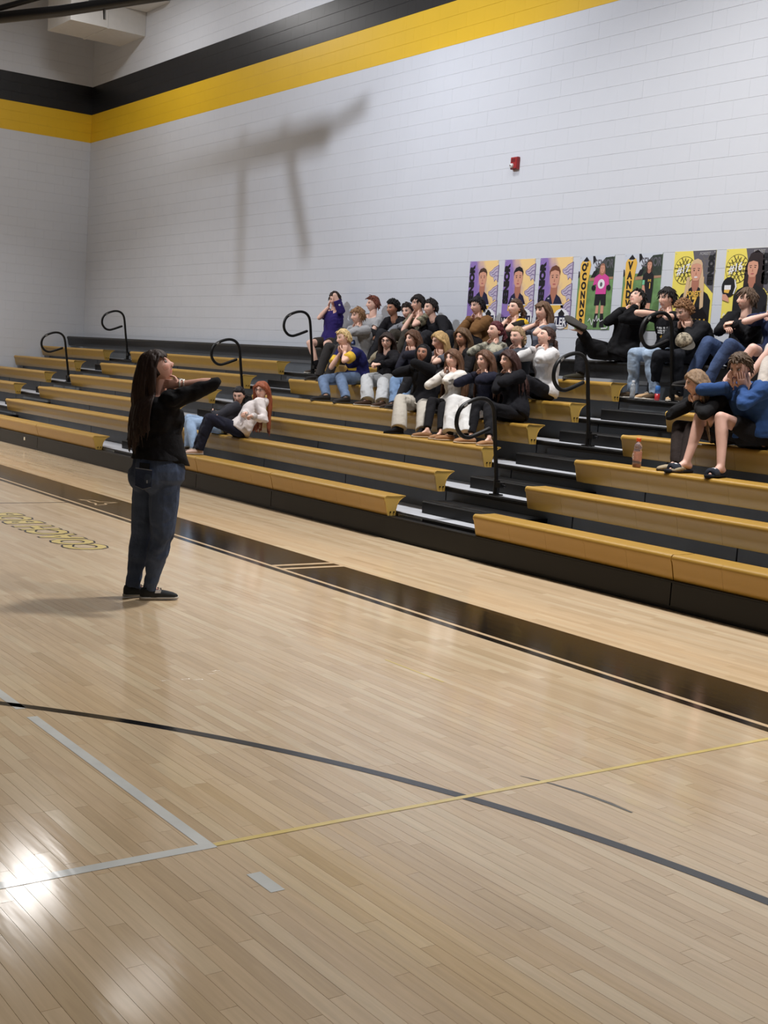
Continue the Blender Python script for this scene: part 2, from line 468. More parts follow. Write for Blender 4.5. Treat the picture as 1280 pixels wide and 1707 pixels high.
strip('scuff_arc', P_GREY, [[(th[i][0],th[i][1]-wd[i]),(th[i+1][0],th[i+1][1]-wd[i+1]),(th[i+1][0],th[i+1][1]+wd[i+1]),(th[i][0],th[i][1]+wd[i])] for i in range(4)])
def floor_text(s, x, y, size, mat, bold, z, name, sx=1.0):
    me = text_mesh(s, size, bold, spacing=1.02); me.materials.append(mat); o = linkobj(name, me, floor_o, (x, y, z))
    o.rotation_euler = (0, 0, math.pi); o.scale = (sx, 1, 1); return o
floor_text('COACH BOB', -9.93, 4.385, 0.49, P_BLK, 0.034, 0.0013, 'letter_outline', 0.82)
floor_text('COACH BOB', -9.93, 4.385, 0.49, P_YEL, 0.016, 0.0019, 'court_lettering', 0.82)
def script_ring(pts, w, z):
    out = []
    for i in range(len(pts)-1):
        a = np.array(pts[i]); b = np.array(pts[i+1]); t = (b-a)/np.linalg.norm(b-a); n = np.array([-t[1], t[0]])*w
        out.append([tuple(a-n), tuple(b-n), tuple(b+n), tuple(a+n)])
    return out
strip('band_emblem', P_CREAM, script_ring([(-13.34,5.46),(-13.24,5.60),(-13.10,5.62),(-13.02,5.80),(-12.96,5.62),(-12.86,5.60),(-12.82,5.46),(-12.97,5.52),(-13.08,5.50),(-13.2,5.52),(-13.34,5.46)], 0.012, 0), 0.0017)
# ================================================================ bleachers
RISE, RUN = 0.254, 0.61
YK = [7.31+RUN*k for k in range(7)]; ZK = [0.43+RISE*k for k in range(7)]
SECT = {'far left section': (-27.78, -24.30), 'middle left section': (-22.95, -17.38), 'middle section': (-15.96, -10.03), 'near right section': (-8.63, -2.70)}
AISLE = [(-24.30, -22.95, 'far left aisle'), (-17.38, -15.96, 'middle aisle'), (-10.03, -8.63, 'near right aisle')]
ORD = ['first', 'second', 'third', 'fourth', 'fifth', 'sixth', 'top']
# seat profile (y from front, z from top)
PROF = [(0.068,-0.215),(0.052,-0.207),(0.032,-0.13),(0.013,-0.06),(0.0,-0.042),(0.001,-0.022),(0.010,-0.007),(0.028,0.0),(0.10,-0.004),(0.20,-0.003),(0.262,0.0),
        (0.268,-0.008),(0.235,-0.022),(0.195,-0.050),(0.168,-0.090),(0.155,-0.14),(0.152,-0.215)]
def module_mesh(w, mat, name):
    m = MB(); g = 0.0008
    rings = []
    for x, s in ((g, 0.0), (w-g, 0.0)):
        rings.append([(x, y+(s if y < 0.1 else -s*0.5), z-(s*0.8 if z > -0.1 else 0)) for y, z in PROF])
    m.loft(rings, caps=False)
    for r in rings:            # ends carry their own vertices so the seat shades evenly along its length
        c = np.mean(r, 0); m.add(list(r)+[c], [(len(r), i, (i+1) % len(r)) for i in range(len(r))])
    me = m.mesh(name); fix_normals(me); me.materials.append(mat)
    me.polygons.foreach_set('use_smooth', [len(p.vertices) == 4 for p in me.polygons])
    return me
def cap_mesh(sign, mat):
    """moulded end cap with a raised rim and two bolts"""
    m = MB(); t = 0.012
    P = [(y*0.985+0.002, z) for y, z in PROF]
    cx = sum(p[0] for p in P)/len(P); cz = sum(p[1] for p in P)/len(P)
    inner = [(cx+(y-cx)*0.93, cz+(z-cz)*0.95) for y, z in P]
    m.loft([[(0, y, z) for y, z in P], [(sign*t, y, z) for y, z in P], [(sign*t, y, z) for y, z in inner], [(sign*t*0.55, y, z) for y, z in inner]], caps=True)
    me = m.mesh('end_cap'); fix_normals(me); me.materials.append(mat)
    return me
CAPM = {s: cap_mesh(s, M_GOLDCAP) for s in (-1, 1)}
m = MB()
for y in (0.085, 0.128): m.tube([(0, y, -0.165), (0.012, y, -0.165)], 0.007, 8)
bolt_me = m.mesh('bolt'); bolt_me.materials.append(M_BLACKM)
mods = {}
def bench(x0, x1, k, label, mat, first_seams=None):
    o = empty('bleacher_bench', (x0, YK[k], ZK[k]), label, 'bench', 'gold bleacher benches' if k < 6 else None)
    segs = [x0]+[s for s in (first_seams or []) if x0+0.3 < s < x1-0.3]+[x1]
    for a, b in zip(segs[:-1], segs[1:]):
        a2 = a+(0.005 if a != x0 else 0); b2 = b-(0.005 if b != x1 else 0)
        n = max(1, round((b2-a2)/0.4572)); w = (b2-a2)/n; key = (round(w, 4), mat.name)
        if key not in mods: mods[key] = module_mesh(w, mat, 'seat_module')
        for i in range(n): linkobj('seat_module', mods[key], o, (a2+i*w-x0, 0, 0))
    for s, x in ((-1, 0), (1, x1-x0)):
        c = linkobj('end_cap', CAPM[s] if k < 6 else CAPB[s], o, (x, 0, 0))
        b = linkobj('bolt', bolt_me, c, ((-0.012 if s < 0 else 0.0), 0, 0)); b.parent = c
        if s > 0: b.location = (0.006, 0, 0)
    # steel brackets under the seat standing on the deck below
    return o
CAPB = {s: cap_mesh(s, M_BLACKP) for s in (-1, 1)}
SEAMS = [-26.1, -24.9, -21.57, -19.70, -14.12, -12.26, -6.29, -4.4]
for sname, (x0, x1) in SECT.items():
    for k in range(6):
        bench(x0, x1, k, f'gold plastic bleacher bench, {ORD[k]} row from the floor, {sname}', M_GOLD, SEAMS if k == 0 else None)
bench(-27.78, -2.70, 6, 'long black bleacher bench of the top row against the white block wall', M_BLACKP)

BX0, BX1 = -27.80, -2.70
for k in range(6):
    y0 = YK[k]+0.19; z = ZK[k]-0.17; y1 = YK[k+1]+0.19+0.035
    if k == 5: y1 = YK[6]+0.2
    o = empty('bleacher_deck', (BX0, y0, z), f'grey deck tier with black nosing and riser under the {ORD[k]} row benches', 'deck', 'bleacher decks')
    MB().box((0, 0.03, -0.03), (BX1-BX0, y1-y0, 0)).build('deck_board', M_DECK, o)
    m = MB(); L = BX1-BX0
    m.loft([[(x, 0.0, -0.045), (x, 0.0, -0.012), (x, 0.012, 0.002), (x, 0.028, 0.002), (x, 0.028, -0.045)] for x in (0, L)])
    m.loft([[(x, -0.006, -0.030), (x, -0.006, -0.022), (x, 0.002, -0.022), (x, 0.002, -0.030)] for x in (0, L)])
    m.build('nosing', M_BLACKM, o)
    # riser up to next deck
    if k < 6:
        ztop = (ZK[k+1]-0.17-z) if k < 5 else (ZK[6]-0.216-z)
        yb = YK[k+1]+0.19+0.045-y0 if k < 5 else y1-y0-0.03
        xs = [0]
        x = 0.9+0.3*(k % 2)
        while x < L-0.5: xs.append(x); x += 1.87
        xs.append(L)
        for a, b in zip(xs[:-1], xs[1:]):
            MB().box((a+0.008, yb-0.02, 0.0005), (b-0.008, yb, ztop-0.046)).build('riser_panel', M_RISER, o)
        MB().box((0, yb+0.0005, 0.0), (L, yb+0.02, ztop-0.046)).build('riser_backing', M_BLACKM, o)
# front skirt
o = empty('front_skirt', (BX0, 7.33, 0), 'charcoal panelled skirt below the first row bench along the court', 'skirt')
xs = [BX0]+SEAMS+[BX1]
for a, b in zip(xs[:-1], xs[1:]):
    m = MB(); m.box((a+0.006-BX0, 0.012, 0.035), (b-0.006-BX0, 0.032, 0.212)); m.build('skirt_panel', M_SKIRT, o)
MB().box((0, 0.034, 0.03), (BX1-BX0, 0.05, 0.212)).build('skirt_backing', M_BLACKM, o)
MB().box((0, 0.03, 0.0), (BX1-BX0, 0.06, 0.03)).build('toe_strip', M_BLACKM, o)
MB().box((0, 0.012, 0.213), (BX1-BX0, 0.19, 0.228)).build('top_flange', M_BLACKM, o)
MB().box((-20.32-BX0, 0.008, 0.12), (-20.26-BX0, 0.013, 0.17)).build('socket_plate', material('ivory_plate', (216, 208, 190)), o)

# aisle steps
AN = {'far left aisle': 'far left aisle', 'middle aisle': 'middle aisle', 'near right aisle': 'near right aisle'}
for x0, x1, an in AISLE:
    for k in range(5):
        z = ZK[k]-0.17; y0 = YK[k]+0.43; y1 = YK[k+1]+0.222
        o = empty('aisle_step', (x0, y0, z), f'black half-height aisle step behind the {ORD[k]} row, {an}', 'step', 'black aisle steps')
        a = 0.075; b = x1-x0+0.10
        m = MB(); m.loft([[(x, 0.004, 0.0), (x, 0.0, 0.112), (x, 0.012, 0.124), (x, y1-y0, 0.124), (x, y1-y0, 0.0)] for x in (a, b)]); m.build('step_box', M_BLACKM, o)
        m = MB()
        for j in range(3): m.box((a+0.01, 0.03+j*0.03, 0.1242), (b-0.01, 0.042+j*0.03, 0.1275))
        m.build('grip_strip', material('dark_grip', (40, 40, 42), rough=0.6), o)
    # aluminium row plate at the aisle foot
    o = empty('aisle_plate', (x0, YK[0]+0.145, 0.228), f'ribbed metal row plate at the foot of the {an}', 'plate', 'aisle foot plates')
    MB().box((0.02, 0, 0), (x1-x0-0.01, 0.03, 0.03)).build('bar', M_BLACKM, o)
    m = MB()
    for j in range(22): m.box((0.09+j*0.016, -0.004, 0.009), (0.099+j*0.016, 0, 0.021))
    m.build('slots', material('slot_dark', (30, 30, 30)), o)
    MB().box((0.07, -0.003, 0.004), (0.46, 0.0, 0.026)).build('label_strip', M_SILVER, o)

# handrails: loop of pipe bending forward from a clamped post
def handrail(x, k, label):
    y = YK[k]+0.60-0.44+0.08; z = ZK[k]-0.17
    y = YK[k]+0.25
    o = empty('aisle_handrail', (x, y, z), label, 'handrail', 'black aisle handrails')
    pts = [(0,0.0,0.03),(0,-0.015,0.2),(0,-0.06,0.52),(0,-0.095,0.78),(0,-0.13,0.88),(0,-0.20,0.935),(0,-0.30,0.945),(0,-0.42,0.91),(0,-0.52,0.85),(0,-0.565,0.76),
           (0,-0.56,0.665),(0,-0.50,0.59),(0,-0.42,0.565),(0,-0.33,0.585),(0,-0.15,0.655)]
    P = np.array(pts); Q = []
    for i in range(len(P)-1):
        p0 = P[max(i-1, 0)]; p1 = P[i]; p2 = P[i+1]; p3 = P[min(i+2, len(P)-1)]
        for t in (0, .25, .5, .75):
            Q.append(0.5*(2*p1+(p2-p0)*t+(2*p0-5*p1+4*p2-p3)*t*t+(3*p1-p0-3*p2+p3)*t**3))
    Q.append(P[-1])
    m = MB(); m.tube(Q, 0.021, 10, round_=True); m.build('rail_pipe', M_BLACKM, o, smooth=True)
    m = MB(); m.tube([(0,0,-0.0),(0,0,0.15)], 0.032, 12); m.box((-0.05,-0.05,0.0), (0.05,0.05,0.012)); m.build('socket', M_BLACKM, o)
    m = MB(); m.box((0.02,-0.03,0.08), (0.085,0.03,0.13)); m.tube([(0.05,0,0.11),(0.13,0,0.10)], 0.012, 8); m.build('clamp', M_BLACKM, o)
    m = MB(); m.tube([(0,-0.46,0.888),(0,-0.50,0.862)], 0.0225, 10); m.build('worn_band', material('worn_grip', (120, 118, 116), rough=0.4), o)
for (x0, x1, an) in AISLE:
    for k, pos in ((1, 'lower'), (3, 'middle'), (5, 'upper')):
        if an == 'far left aisle' and k == 1: continue      # out of the frame to the left
        handrail((x0+x1)/2, k, f'black looped handrail, {pos} one of the {an}')

# ================================================================ wall things
def shape_fill(name, mat, polys, parent, y, smooth=False):
    m = MB()
    for p in polys: m.add([(u, y, v) for u, v in p], [tuple(range(len(p)))])
    me = m.mesh(name); fix_outward(me, (0, -1, 0)); me.materials.append(mat)
    return linkobj(name, me, parent)
def oval(cx, cy, rx, ry, n=18, a0=0, a1=360):
    return [(cx+rx*math.cos(math.radians(a0+(a1-a0)*i/(n if a1-a0 >= 360 else n-1))), cy+ry*math.sin(math.radians(a0+(a1-a0)*i/(n if a1-a0 >= 360 else n-1)))) for i in range(n)]
def line_polys(pts, w):
    out = []
    for a, b in zip(pts[:-1], pts[1:]):
        a = np.array(a); b = np.array(b); t = b-a; t = t/(np.linalg.norm(t)+1e-9); n = np.array([-t[1], t[0]])*w/2
        out.append([tuple(a-n), tuple(b-n), tuple(b+n), tuple(a+n)])
    return out
def wtext(s, parent, u, v, size, mat, y, bold=0.0, name='lettering', sx=1.0, rot=0.0, shear=0.0, align='CENTER'):
    me = text_mesh(s, size, bold, align=align, shear=shear); me.materials.append(mat); o = linkobj(name, me, parent, (u, y, v))
    o.rotation_euler = (math.pi/2, -rot, 0); o.scale = (sx, 1, 1); return o
def pm(name, rgb, **k): return material('print_'+name, rgb, rough=0.45, **k)
def sheet(o, name, mat, w, h):
    MB().box((0, -0.003, 0), (w, 0, h)).build('sheet', mat, o)
    m = MB()
    for u in (0.02, w-0.02): m.tube([(u, -0.006, h-0.02), (u, -0.003, h-0.02)], 0.006, 8)
    m.build('tack', material('tack_metal', (190, 190, 190), rough=0.3), o)
def gradient_mat(name, c1, c2, w, h, du=1.0, dv=0.35):
    if name in MATS: return MATS[name]
    m = bpy.data.materials.new(name); m.use_nodes = True; nt = m.node_tree; b = nt.nodes['Principled BSDF']; b.inputs['Roughness'].default_value = 0.45
    co = nt.nodes.new('ShaderNodeTexCoord'); mp = nt.nodes.new('ShaderNodeMapping'); sp = nt.nodes.new('ShaderNodeSeparateXYZ')
    n = nt.nodes.new('ShaderNodeTexNoise'); n.inputs['Scale'].default_value = 6
    nt.links.new(co.outputs['Object'], mp.inputs[0]); nt.links.new(mp.outputs[0], sp.inputs[0]); nt.links.new(co.outputs['Object'], n.inputs['Vector'])
    a = nt.nodes.new('ShaderNodeMath'); a.operation = 'MULTIPLY_ADD'; a.inputs[1].default_value = du/w; nt.links.new(sp.outputs[0], a.inputs[0])
    c = nt.nodes.new('ShaderNodeMath'); c.operation = 'MULTIPLY_ADD'; c.inputs[1].default_value = dv/h; c.inputs[2].default_value = -0.35; nt.links.new(sp.outputs[2], c.inputs[0])
    nt.links.new(c.outputs[0], a.inputs[2])
    d = nt.nodes.new('ShaderNodeMath'); d.operation = 'MULTIPLY_ADD'; d.inputs[1].default_value = 0.5; nt.links.new(n.outputs['Fac'], d.inputs[0]); nt.links.new(a.outputs[0], d.inputs[2])
    r = nt.nodes.new('ShaderNodeValToRGB'); r.color_ramp.elements[0].position = 0.45; r.color_ramp.elements[1].position = 0.85
    r.color_ramp.elements[0].color = (*sr(c1), 1); r.color_ramp.elements[1].color = (*sr(c2), 1)
    nt.links.new(d.outputs[0], r.inputs[0]); nt.links.new(r.outputs[0], b.inputs['Base Color'])
    MATS[name] = m; return m
PWD, PHT = 0.61, 0.92
SK = pm('skin', (205, 150, 126)); SKD = pm('skin_shade', (170, 112, 92)); BK = pm('black', (20, 19, 24)); NV = pm('navy', (26, 26, 58)); WH = pm('white', (226, 226, 230))
GD = pm('gold', (226, 180, 78)); YL = pm('lemon', (230, 214, 98)); PU = pm('wolf_violet', (112, 92, 140)); LV = pm('wolf_grey', (186, 176, 196)); GR = pm('grey', (92, 90, 98)); HB = pm('hair_brown', (70, 48, 38))
BD = pm('hair_blond', (206, 176, 140)); DK = pm('hair_dark', (38, 26, 28)); LIP = pm('lips', (170, 90, 90)); PK = pm('pink', (206, 72, 150))
def wolf(o, u, v, s, y):
    P = [(-.5,.12),(-.2,.25),(0,.42),(.5,.62),(.5,-.62),(.25,-.42),(.1,-.6),(-.05,-.25),(-.3,-.2),(-.48,-.05)]
    shape_fill('emblem_outline', PU, [[(u+a*s*1.14, v+b*s*1.14) for a, b in P]], o, y)
    shape_fill('emblem', LV, [[(u+a*s, v+b*s) for a, b in P]], o, y-0.0008)
    shape_fill('emblem_marks', PU, line_polys([(u+a*s, v+b*s) for a, b in [(-.4,.05),(-.1,.1),(.1,.3),(.45,.45)]], .05*s)+line_polys([(u+a*s, v+b*s) for a, b in [(-.2,-.1),(.1,-.05),(.2,.1),(.48,.15)]], .06*s)+line_polys([(u+a*s, v+b*s) for a, b in [(.02,-.3),(.2,-.15),(.48,-.2)]], .06*s), o, y-0.0016)
def portrait(o, cu, cv, s, hair, jersey, long=False, y=-0.005, smile=False):
    """head and shoulders; (cu, cv) is the chin, s the head height"""
    if long:
        shape_fill('printed_hair', hair, [[(cu-.48*s,cv-.95*s),(cu-.5*s,cv+.2*s),(cu-.36*s,cv+.95*s),(cu,cv+1.16*s),(cu+.36*s,cv+.95*s),(cu+.5*s,cv+.2*s),(cu+.46*s,cv-.95*s)]], o, y)
    shape_fill('printed_neck', SKD, [[(cu-.26*s,cv-.62*s),(cu-.24*s,cv+.2*s),(cu+.24*s,cv+.2*s),(cu+.26*s,cv-.62*s),(cu,cv-.8*s)]], o, y-0.0008)
    shape_fill('printed_face', SK, [[(cu-.16*s,cv+.02*s),(cu-.3*s,cv+.2*s),(cu-.36*s,cv+.5*s),(cu-.34*s,cv+.8*s),(cu-.2*s,cv+.98*s),(cu+.2*s,cv+.98*s),(cu+.34*s,cv+.8*s),(cu+.36*s,cv+.5*s),(cu+.3*s,cv+.2*s),(cu+.16*s,cv+.02*s)]], o, y-0.0016)
    shape_fill('printed_eyes', BK, [oval(cu-.15*s, cv+.55*s, .055*s, .03*s, 8), oval(cu+.15*s, cv+.55*s, .055*s, .03*s, 8)]+line_polys([(cu-.24*s,cv+.64*s),(cu-.08*s,cv+.66*s)], .03*s)+line_polys([(cu+.24*s,cv+.64*s),(cu+.08*s,cv+.66*s)], .03*s), o, y-0.0022)
    shape_fill('printed_nose', SKD, [[(cu-.05*s,cv+.32*s),(cu,cv+.5*s),(cu+.05*s,cv+.32*s)]], o, y-0.0022)
    shape_fill('printed_mouth', WH if smile else LIP, [oval(cu, cv+.2*s, .12*s, .04*s, 10)], o, y-0.0022)
    top = [(cu-.37*s,cv+.62*s),(cu-.4*s,cv+.85*s),(cu-.25*s,cv+1.08*s),(cu+.05*s,cv+1.16*s),(cu+.28*s,cv+1.06*s),(cu+.4*s,cv+.85*s),(cu+.37*s,cv+.62*s),(cu+.3*s,cv+.84*s),(cu,cv+.92*s),(cu-.3*s,cv+.84*s)]
    shape_fill('printed_fringe', hair, [[top[i] for i in (0,1,2,3,8,9)], [top[i] for i in (3,4,5,6,7,8)]], o, y-0.0024)
    if jersey:
        mat, wdt, low = jersey
        A = [(cu-.22*s,cv-.3*s),(cu-.5*s,cv-.48*s),(cu-wdt*.8,cv-.68*s),(cu-wdt,cv-1.0*s),(cu-wdt*1.0,low),(cu,low),(cu,cv-.86*s)]
        Bm = [(2*cu-a, b) for a, b in A]
        shape_fill('printed_jersey', mat, [A, Bm[::-1]], o, y-0.003)
PX = [(-13.93, 0), (-13.185, 1), (-12.475, 2), (-11.74, 3), (-10.962, 4), (-10.165, 5), (-9.41, 6)]
PZT = 3.265
LAB = ['purple and gold printed poster, leftmost, its name ending in YNE', 'purple and gold printed poster, second of the three, above the yellow-shouldered tee', 'purple and gold printed poster with name ending in LER, beside the soccer banners',
       "printed sports poster with gold column reading O'CONNOR and a player in pink", 'printed sports poster with gold column reading VAND above the reclining person', 'lemon and black volleyball poster reading FOREST with a blond player', 'lemon and black volleyball poster with a dark-haired player holding a ball at the right edge']
for X, i in PX:
    o = empty('wall_poster', (X, WALL_Y-0.002, PZT-PHT), LAB[i], 'poster', 'player posters')
    w, h = PWD, PHT
    if i < 3:
        sheet(o, 'bg', gradient_mat('print_violet_gold', (138, 112, 178), (236, 202, 140), w, h), w, h)
        for a, (u, v) in enumerate([(0.53, 0.74), (0.535, 0.47), (0.545, 0.26)]): wolf(o, u, v, 0.17, -0.004)
        wtext('SENIOR', o, 0.11, 0.59, 0.135, BK, -0.006, 0.010, sx=1.12, rot=math.pi/2)
        s = (0.225, 0.24, 0.255)[i]
        shape_fill('printed_sleeves', GD, [[(0.12,0.23),(0.13,0.33),(0.50,0.33),(0.51,0.23)]], o, -0.0045)
        portrait(o, 0.30, 0.565-0.02*i, s, (HB, BK, pm('hair_red', (104, 62, 42)))[i], (NV, (0.165, 0.18, 0.2)[i], 0.315))
        shape_fill('printed_trim', WH, [[(0.13,0.305),(0.13,0.318),(0.49,0.318),(0.49,0.305)]], o, -0.0088)
        shape_fill('printed_torso', GD, [[(0.17,0.20),(0.165,0.305),(0.455,0.305),(0.45,0.20)]], o, -0.009)
        shape_fill('printed_ball', WH, [oval(0.48, 0.13, 0.15, 0.13, 20)], o, -0.0095)
        shape_fill('printed_ball_patch', BK, [[(0.42,0.20),(0.48,0.25),(0.54,0.20),(0.52,0.13),(0.44,0.13)]], o, -0.010)
        shape_fill('name_band', NV, [[(0.02,0.01),(0.0,0.145),(0.60,0.17),(0.60,0.03)]], o, -0.0105)
        wtext(('YNE', 'N', 'WLER')[i], o, 0.585, 0.035, 0.155, WH, -0.0125, 0.004, sx=(0.85, .85, .8)[i], align='RIGHT')
        if i == 1: wtext('W', o, 0.02, 0.035, 0.14, WH, -0.0125, 0.004, sx=0.85, align='LEFT')
        shape_fill('jersey_mark', WH, line_polys([(0.20,0.385),(0.215,0.40),(0.23,0.385)], 0.006)+line_polys([(0.20,0.40),(0.215,0.385),(0.23,0.40)], 0.006), o, -0.0092)
    elif i < 5:
        sheet(o, 'bg', pm('turf', (104, 138, 88), noise=0.25, nscale=9), w, h)
        shape_fill('printed_sky', pm('pale_sky', (196, 202, 214)), [[(0,h*.74),(0,h),(w,h),(w,h*.8),(.3,h*.74)]], o, -0.004)
        shape_fill('printed_trees', pm('tree_dark', (46, 56, 48), noise=0.3, nscale=30), [[(.26,h*.72),(.3,h*.82),(.46,h*.97),(w,h*.98),(w,h*.70)]], o, -0.0045)
        shape_fill('printed_dirt', pm('dirt', (164, 128, 102)), [[(.2,h*.655),(.2,h*.70),(w,h*.71),(w,h*.68)]], o, -0.005)
        shape_fill('printed_ball_patch', BK, [[(.22,h*.70),(.27,h*.79),(.34,h*.80),(.3,h*.71)],[(.25,h*.88),(.3,h*.94),(.27,h*.995),(.235,h*.995)],[(0,h*.70),(.03,h*.72),(.02,h*.79),(0,h*.80)]], o, -0.0052)
        wtext('SENIOR', o, 0.44, h*0.83, 0.15, GR, -0.0056, 0.003, sx=0.62)
        shape_fill('pencil_tip', BK, [[(.065,h*.925),(.125,h*.99),(.185,h*.925)]], o, -0.006)
        col = [(.02,h*.02),(.03,h*.5),(.045,h*.6),(.03,h*.72),(.03,h*.89),(.06,h*.935),(.125,h*.91),(.19,h*.94),(.215,h*.88),(.20,h*.78),(.175,h*.6),(.175,h*.02)]
        shape_fill('name_column', GD, [col], o, -0.0065)
        s = "O'CONNOR" if i == 3 else 'VAND'
        rows = ["O'", 'C', 'O', 'N', 'N', 'O', 'R'] if i == 3 else ['V', 'A', 'N', 'D', 'V']
        for a, c in enumerate(rows): wtext(c, o, 0.11, h*(0.80-0.125*a), 0.125, BK, -0.0085, 0.007, sx=0.85)
        cu = .42
        if i == 3:
            shape_fill('printed_legs', SK, [[(cu-.07,.20),(cu-.06,.36),(cu-.02,.36),(cu-.02,.20)],[(cu+.02,.20),(cu+.02,.36),(cu+.07,.36),(cu+.07,.20)]], o, -0.0068)
            shape_fill('printed_socks', BK, [[(cu-.09,.03),(cu-.075,.20),(cu-.02,.20),(cu-.03,.03)],[(cu+.02,.03),(cu+.02,.20),(cu+.07,.20),(cu+.1,.03)]], o, -0.007)
            shape_fill('printed_shorts', BK, [[(cu-.10,.30),(cu-.09,.46),(cu+.09,.46),(cu+.10,.30),(cu+.02,.30),(cu,.38),(cu-.02,.30)]], o, -0.0075)
            portrait(o, cu, .70, .105, pm('hair_strawberry', (150, 104, 84)), None, long=True, y=-0.006)
            shape_fill('printed_shirt', PK, [[(cu-.09,.44),(cu-.085,.56),(cu-.11,.56),(cu-.13,.50),(cu-.15,.52),(cu-.12,.65),(cu-.05,.69),(cu,.665),(cu+.05,.69),(cu+.12,.65),(cu+.14,.52),(cu+.115,.50),(cu+.09,.56),(cu+.09,.44)]], o, -0.0095)
            [shape_fill('printed_glove', BK, [oval(cu+q,.52,.035,.035,10)], o, -0.010) for q in (-.13, .13)]
            shape_fill('printed_ball', WH, [oval(cu, .565, .06, .06, 16)], o, -0.0105)
            shape_fill('ball_mark', GR, [oval(cu, .56, .022, .03, 8)], o, -0.011)
            shape_fill('signature', WH, line_polys([(.24,.10),(.27,.14),(.29,.10),(.31,.05),(.33,.13),(.36,.10),(.39,.18),(.40,.10),(.43,.14),(.45,.10),(.50,.12)], 0.008), o, -0.0115)
            shape_fill('corner_mark', WH, line_polys([(.48,.015),(.58,.02),(.59,.10)], 0.014), o, -0.0115)
        else:
            portrait(o, cu, .725, .10, HB, None, long=True, y=-0.006)
            shape_fill('printed_legs', SK, [[(cu-.02,.12),(cu-.02,.34),(cu+.06,.34),(cu+.05,.12)]], o, -0.0068)
            shape_fill('printed_shirt', BK, [[(cu-.06,.33),(cu-.05,.52),(cu-.10,.54),(cu-.09,.66),(cu-.04,.70),(cu,.675),(cu+.04,.70),(cu+.08,.65),(cu+.08,.52),(cu+.07,.33)]], o, -0.0095)
            shape_fill('printed_arm', SK, [[(cu-.09,.42),(cu-.09,.54),(cu-.055,.54),(cu-.01,.34),(cu-.03,.31)]], o, -0.010)
            shape_fill('armband', pm('mint', (120, 190, 150)), [[(cu-.095,.545),(cu-.09,.60),(cu-.055,.60),(cu-.055,.545)]], o, -0.0105)
            wtext('FHS', o, cu+.02, .58, .04, GD, -0.0105, 0.001, sx=.8); wtext('1', o, cu+.03, .50, .09, GD, -0.0105, 0.003)
            shape_fill('printed_trim', GD, [[(cu-.07,.33),(cu-.06,.42),(cu-.035,.40),(cu-.03,.33)]], o, -0.0105)
    else:
        sheet(o, 'bg', YL, w, h)
        shape_fill('printed_corner', GR, [[(.27,h),(.34,h*.72),(w,h*.47),(w,h)]], o, -0.004)
        hexes = []
        for (u, v) in ((.47,.86),(.55,.80),(.5,.70),(.58,.68),(.42,.77)):
            hexes += line_polys([(u+.045*math.cos(math.radians(60*q)), v+.045*math.sin(math.radians(60*q))) for q in range(7)], 0.003)
        shape_fill('honeycomb', pm('olive_line', (120, 114, 84)), hexes, o, -0.0045)
        bu, bv, br = .17, h*.76, .155
        shape_fill('ball_edge', BK, [oval(bu, bv, br*1.04, br*1.04, 28)], o, -0.005)
        shape_fill('ball_face', YL, [oval(bu, bv, br, br, 28)], o, -0.0055)
        arcs = []
        for q in range(0, 360, 60):
            for rr in (.55, .85, 1.15):
                A = [(bu+br*(1.1*math.cos(math.radians(q))+rr*math.cos(math.radians(q+a))), bv+br*(1.1*math.sin(math.radians(q))+rr*math.sin(math.radians(q+a)))) for a in range(120, 250, 14)]
                A = [p for p in A if math.hypot(p[0]-bu, p[1]-bv) < br]
                if len(A) > 1: arcs += line_polys(A, 0.007)
        shape_fill('ball_panels', BK, arcs, o, -0.006)
        wtext('#17' if i == 5 else '#16', o, bu-.02, bv-.03, .12, WH, -0.0085, 0.003, rot=math.radians(14), shear=.3)
        wtext('FOREST', o, .45, h*.945, .045, pm('silver_print', (160, 160, 164)), -0.006, 0.001, shear=.2)
        wtext('SENIOR', o, .59, h*.76, .105, BK, -0.006, 0.009, sx=.95, rot=math.pi/2)
        if i == 5:
            portrait(o, .345, .575, .22, BD, (BK, .24, .0), long=True, smile=True)
            shape_fill('printed_hair_front', BD, [[(.17,.30),(.22,.62),(.265,.62),(.255,.45)],[(.44,.25),(.42,.62),(.47,.62),(.49,.28)]], o, -0.009)
            wtext('FOREST', o, .34, .40, .085, GD, -0.0105, 0.003, sx=.75); wtext('17', o, .32, .27, .17, GD, -0.0105, 0.006, sx=.8)
            wtext('WALL', o, .40, .02, .17, GD, -0.0105, 0.006, sx=.75)
        else:
            shape_fill('printed_hair_back', DK, [[(.27,.42),(.28,.72),(.34,.86),(.43,.90),(.52,.84),(.55,.62),(.54,.40)]], o, -0.006)
            portrait(o, .385, .60, .20, DK, (BK, .23, .0), y=-0.0068)
            shape_fill('held_ball', BK, [oval(.08, .50, .10, .11, 20)], o, -0.0105)
            shape_fill('held_ball_stripes', WH, [[(.02,.47),(.02,.52),(.11,.52),(.11,.47)], [(.145,.42),(.17,.5),(.15,.58),(.165,.58),(.19,.5),(.16,.42)]], o, -0.011)
            shape_fill('held_ball_gold', GD, [[(.02,.44),(.02,.47),(.10,.47),(.085,.43)]], o, -0.011)
            shape_fill('printed_hand', SK, [[(.0,.36),(.0,.42),(.05,.42),(.09,.38),(.1,.33)]], o, -0.0112)
            shape_fill('name_band', BK, [[(0,0),(0,.15),(.42,.19),(.42,0)]], o, -0.0105)
            wtext('CHA', o, .02, .02, .17, GD, -0.0125, 0.006, sx=.8, align='LEFT'); wtext('Jordan', o, .1, .17, .07, WH, -0.0125, 0.001, shear=.3) if False else None
            shape_fill('signature', WH, line_polys([(.03,.175),(.05,.21),(.06,.17),(.08,.20),(.10,.175),(.12,.20),(.15,.18),(.17,.205),(.19,.18)], 0.008), o, -0.0125)

